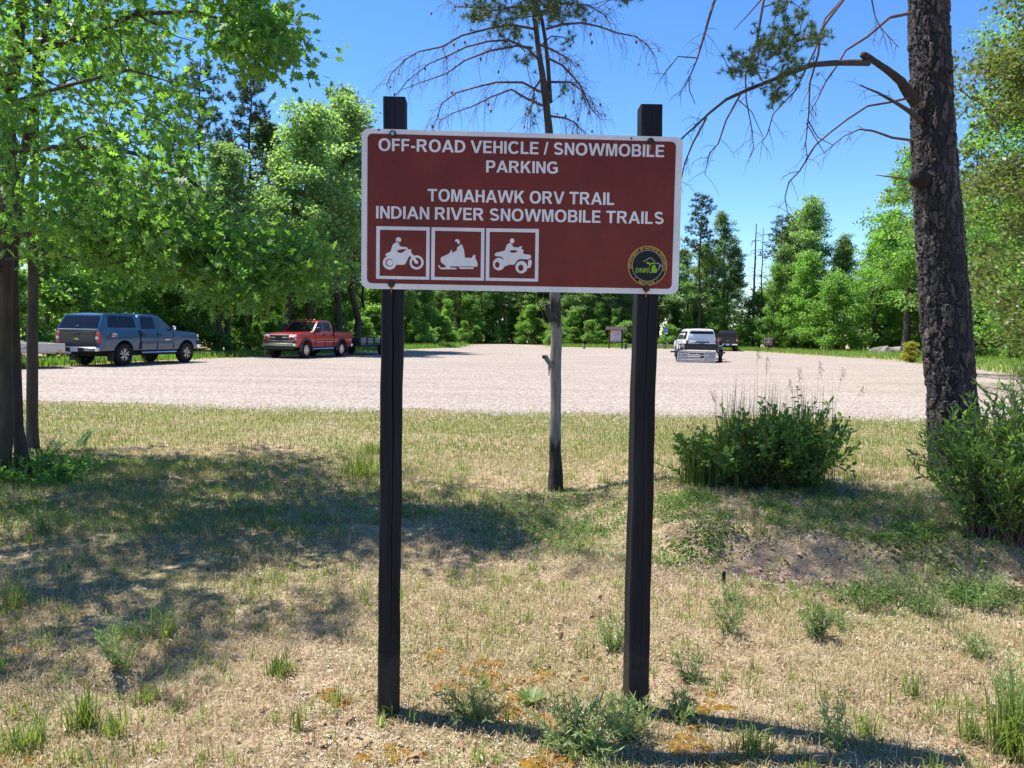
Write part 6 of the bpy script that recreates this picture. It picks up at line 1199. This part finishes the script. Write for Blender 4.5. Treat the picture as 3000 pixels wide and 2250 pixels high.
# low leafy cover (under the bush, on the bank, before the centre pine)
q = QB(); PX = []
for cx, cy, sx, sy, n in ((2150, 1480, 190, 40, 2000), (2450, 1500, 260, 60, 2600), (2080, 1560, 120, 40, 600), (2420, 1570, 180, 45, 800), (2650, 1560, 180, 90, 2200), (1570, 1470, 130, 30, 800), (1690, 1560, 120, 45, 800), (1180, 1490, 90, 30, 500), (1600, 1510, 170, 60, 700), (2800, 1680, 120, 50, 1200), (1990, 1440, 90, 25, 600), (120, 1500, 120, 50, 500)):
    u = np.column_stack([rng.normal(cx, sx*1.0, n), np.clip(rng.normal(cy, sy*.95, n), 1395, 1800)]); PX += list(ground_v(u[:, 0], u[:, 1]))
PX = np.array(PX); f_ = fbm(PX[:, 0]*4, PX[:, 1]*4, 3); PX = PX[(f_+rng.normal(0, .12, len(f_)) > .53) & (worn(PX[:, 0], PX[:, 1]) < rng.uniform(.1, .7, len(f_)))]; n = len(PX)
PX = np.repeat(PX, 4, 0)+rng.normal(0, .022, (n*4, 3))*[1, 1, 0]; n = len(PX); PX[:, 2] = gz(PX[:, 0], PX[:, 1])+rng.uniform(.003, .045, n)
V, F_ = leaves(PX, rdir(n)*[1, 1, .5], rdir(n, 1.6), .028*rng.uniform(.6, 1.3, n), .014, T_OVAL); put('ground_cover', mesh_poly('ground_cover', V, F_), M['cover'], kind='stuff')
# small weeds and shoots sprinkled everywhere
N = 4200; X, Y = scatter(N, 2.4, 9.0, 1.6); k = (fbm(X*1.4+70, Y*1.4, 3)+rng.normal(0, .09, N) > .50); X, Y = X[k], Y[k]; q = QB(); q2 = QB()
for x, y in zip(X, Y):
    if rng.random() < .3:
        n = 22; D = rdir(n, .9); P = np.tile([x, y, float(gz(x, y))], (n, 1))+D*rng.uniform(0, .035, (n, 1)); q.add(*leaves(P, D, rdir(n), rng.uniform(.015, .04, n), .005, T_RHOMB))
    else:
        n = int(rng.integers(5, 18)); P = np.column_stack([rng.normal(x, .018, n), rng.normal(y, .018, n), np.full(n, float(gz(x, y))-.003)]); q2.add(*blades(P, rng.uniform(.04, .13, n), rng.uniform(0, 6.28, n), rng.uniform(.1, .8, n), rng.uniform(.003, .006)))
q3 = QB(); N = 1100; X, Y = scatter(N, 2.3, 8.0, 1.6); k = fbm(X*1.2+11, Y*1.2+50, 3)+rng.normal(0, .08, N) > .50
for x, y in zip(X[k], Y[k]):
    n = int(rng.integers(8, 26)); P = np.column_stack([rng.normal(x, .028, n), rng.normal(y, .028, n), np.full(n, float(gz(x, y))-.003)]); q3.add(*blades(P, rng.uniform(.05, .15, n), rng.uniform(0, 6.28, n), rng.uniform(.1, .7, n), rng.uniform(.0018, .0034)))
put('dry_stems', q3.mesh('dry_stems'), M['straw'], kind='stuff')
X, Y = scatter(6000, 2.3, 8, 1.6); k = fbm(X*2.4, Y*2.4+30, 2)+rng.normal(0, .1, 6000) > .57; X, Y = X[k], Y[k]; n = len(X)      # bigger dead leaves
put('dead_leaves', mesh_poly('dead_leaves', *leaves(np.column_stack([X, Y, gz(X, Y)+rng.uniform(.006, .02, n)]), rdir(n)*[1, 1, .35], rdir(n, 1.5), rng.uniform(.025, .06, n), rng.uniform(.012, .03, n), T_OVAL)), leafmat('brown_leaves', [(.16, .09, .045), (.27, .17, .09), (.38, .28, .17), (.20, .11, .06)], .12, 1, .75, .2), kind='stuff')
put('low_weeds', q.mesh('low_weeds'), M['sage'], kind='stuff'); put('grass_shoots', q2.mesh('grass_shoots'), M['grass'], kind='stuff')
# clods and bark on the worn bank
N = 1500; U_ = np.column_stack([rng.uniform(1900, 2720, N), rng.normal(1660, 34, N)]); P = ground_v(U_[:, 0], U_[:, 1]); s_ = rng.uniform(.006, .024, N); V = P[:, None]+OCT[None]*s_[:, None, None]*rng.uniform(.6, 1.4, (N, 6, 1)); F_ = np.array([(0, 1, 4), (1, 2, 4), (2, 3, 4), (3, 0, 4)])[None]+(np.arange(N)*6)[:, None, None]
put('soil_clods', mesh_poly('soil_clods', V.reshape(-1, 3), F_.reshape(-1, 3)), leafmat('soil', [(.07, .05, .04), (.16, .11, .085), (.28, .20, .16)], 0, 1, .95, .1), kind='stuff')
# moss cushions: rusty mats between the posts
mb = MB(); 
for cx, cy, sx, sy, n in ((1480, 1985, 150, 40, 26), (1400, 2010, 120, 25, 14), (1500, 2080, 60, 35, 9), (1560, 2110, 50, 25, 7), (1280, 1925, 60, 15, 6), (2090, 2060, 60, 20, 8), (2010, 2150, 60, 40, 8), (1600, 2230, 90, 15, 8), (60, 1910, 60, 12, 5), (960, 2045, 50, 10, 4), (1180, 2220, 90, 20, 6), (2080, 2235, 60, 15, 5), (30, 2230, 50, 20, 4)):
    for _ in range(n):
        p = ground(rng.normal(cx, sx*.6), min(2249, rng.normal(cy, sy*.6))); r_ = rng.uniform(.018, .062); a = np.linspace(0, 6.28, 9)[:-1]; rr = r_*rng.uniform(.6, 1.25, 8)
        ring = [(p[0]+math.cos(t)*k, p[1]+math.sin(t)*k, float(gz(p[0], p[1]))-.006) for t, k in zip(a, rr)]; r2 = [(p[0]+math.cos(t)*k*.6, p[1]+math.sin(t)*k*.6, p[2]+.004+r_*.10) for t, k in zip(a, rr)]
        mb.add(ring+r2, [(k, (k+1) % 8, 8+(k+1) % 8, 8+k) for k in range(8)]+[tuple(range(8, 16))])
mo = simple('rusty_moss', (.20, .105, .02), .95, var=.5, scale=60, spec=.1, bmp=.8); put('moss', smooth(mb.mesh('moss')), mo, kind='stuff')
# tall verge grass round the lot
q = QB(); B_ = []
for path, off, n in (([(-24, 20), (-17.6, 25.9), (-16.6, 32), (-15.5, 37.6), (-14, 42), (-12.6, 48), (-10.8, 56), (-8.6, 64), (-6, 72.4), (-5.4, 82)], 1.0, 16000), ([(4.5, 85.5), (7.3, 84.5), (14, 86), (23.8, 82), (26, 79)], 1.3, 7000)):
    W = np.array(walk(path, .05, 0, .0)); W = W[rng.integers(0, len(W), n)]+rng.normal(0, .6, (n, 2))+np.array([(-.45, .2) if path[0][0] < 0 else (0, .4)]); B_.append(W)
X = rng.uniform(20, 46, 26000); Y = rng.uniform(26, 84, 26000); edge = np.interp(Y, [26, 31.3, 43, 54, 60.5, 79, 84], [23, 21.3, 24.4, 26.8, 25.4, 24.2, 22]); k = X > edge+rng.normal(.1, .3, len(X)); B_.append(np.column_stack([X, Y])[k])
W = np.concatenate(B_); n = len(W); V, F_ = blades(np.column_stack([W, 0*W[:, 0]]), rng.uniform(.15, .48, n)*(1+.3*(W[:, 1] > 60)), rng.uniform(0, 6.28, n), rng.uniform(.05, .6, n), .035); put('verge_grass', mesh_poly('verge_grass', V, F_), M['verge'], kind='stuff')
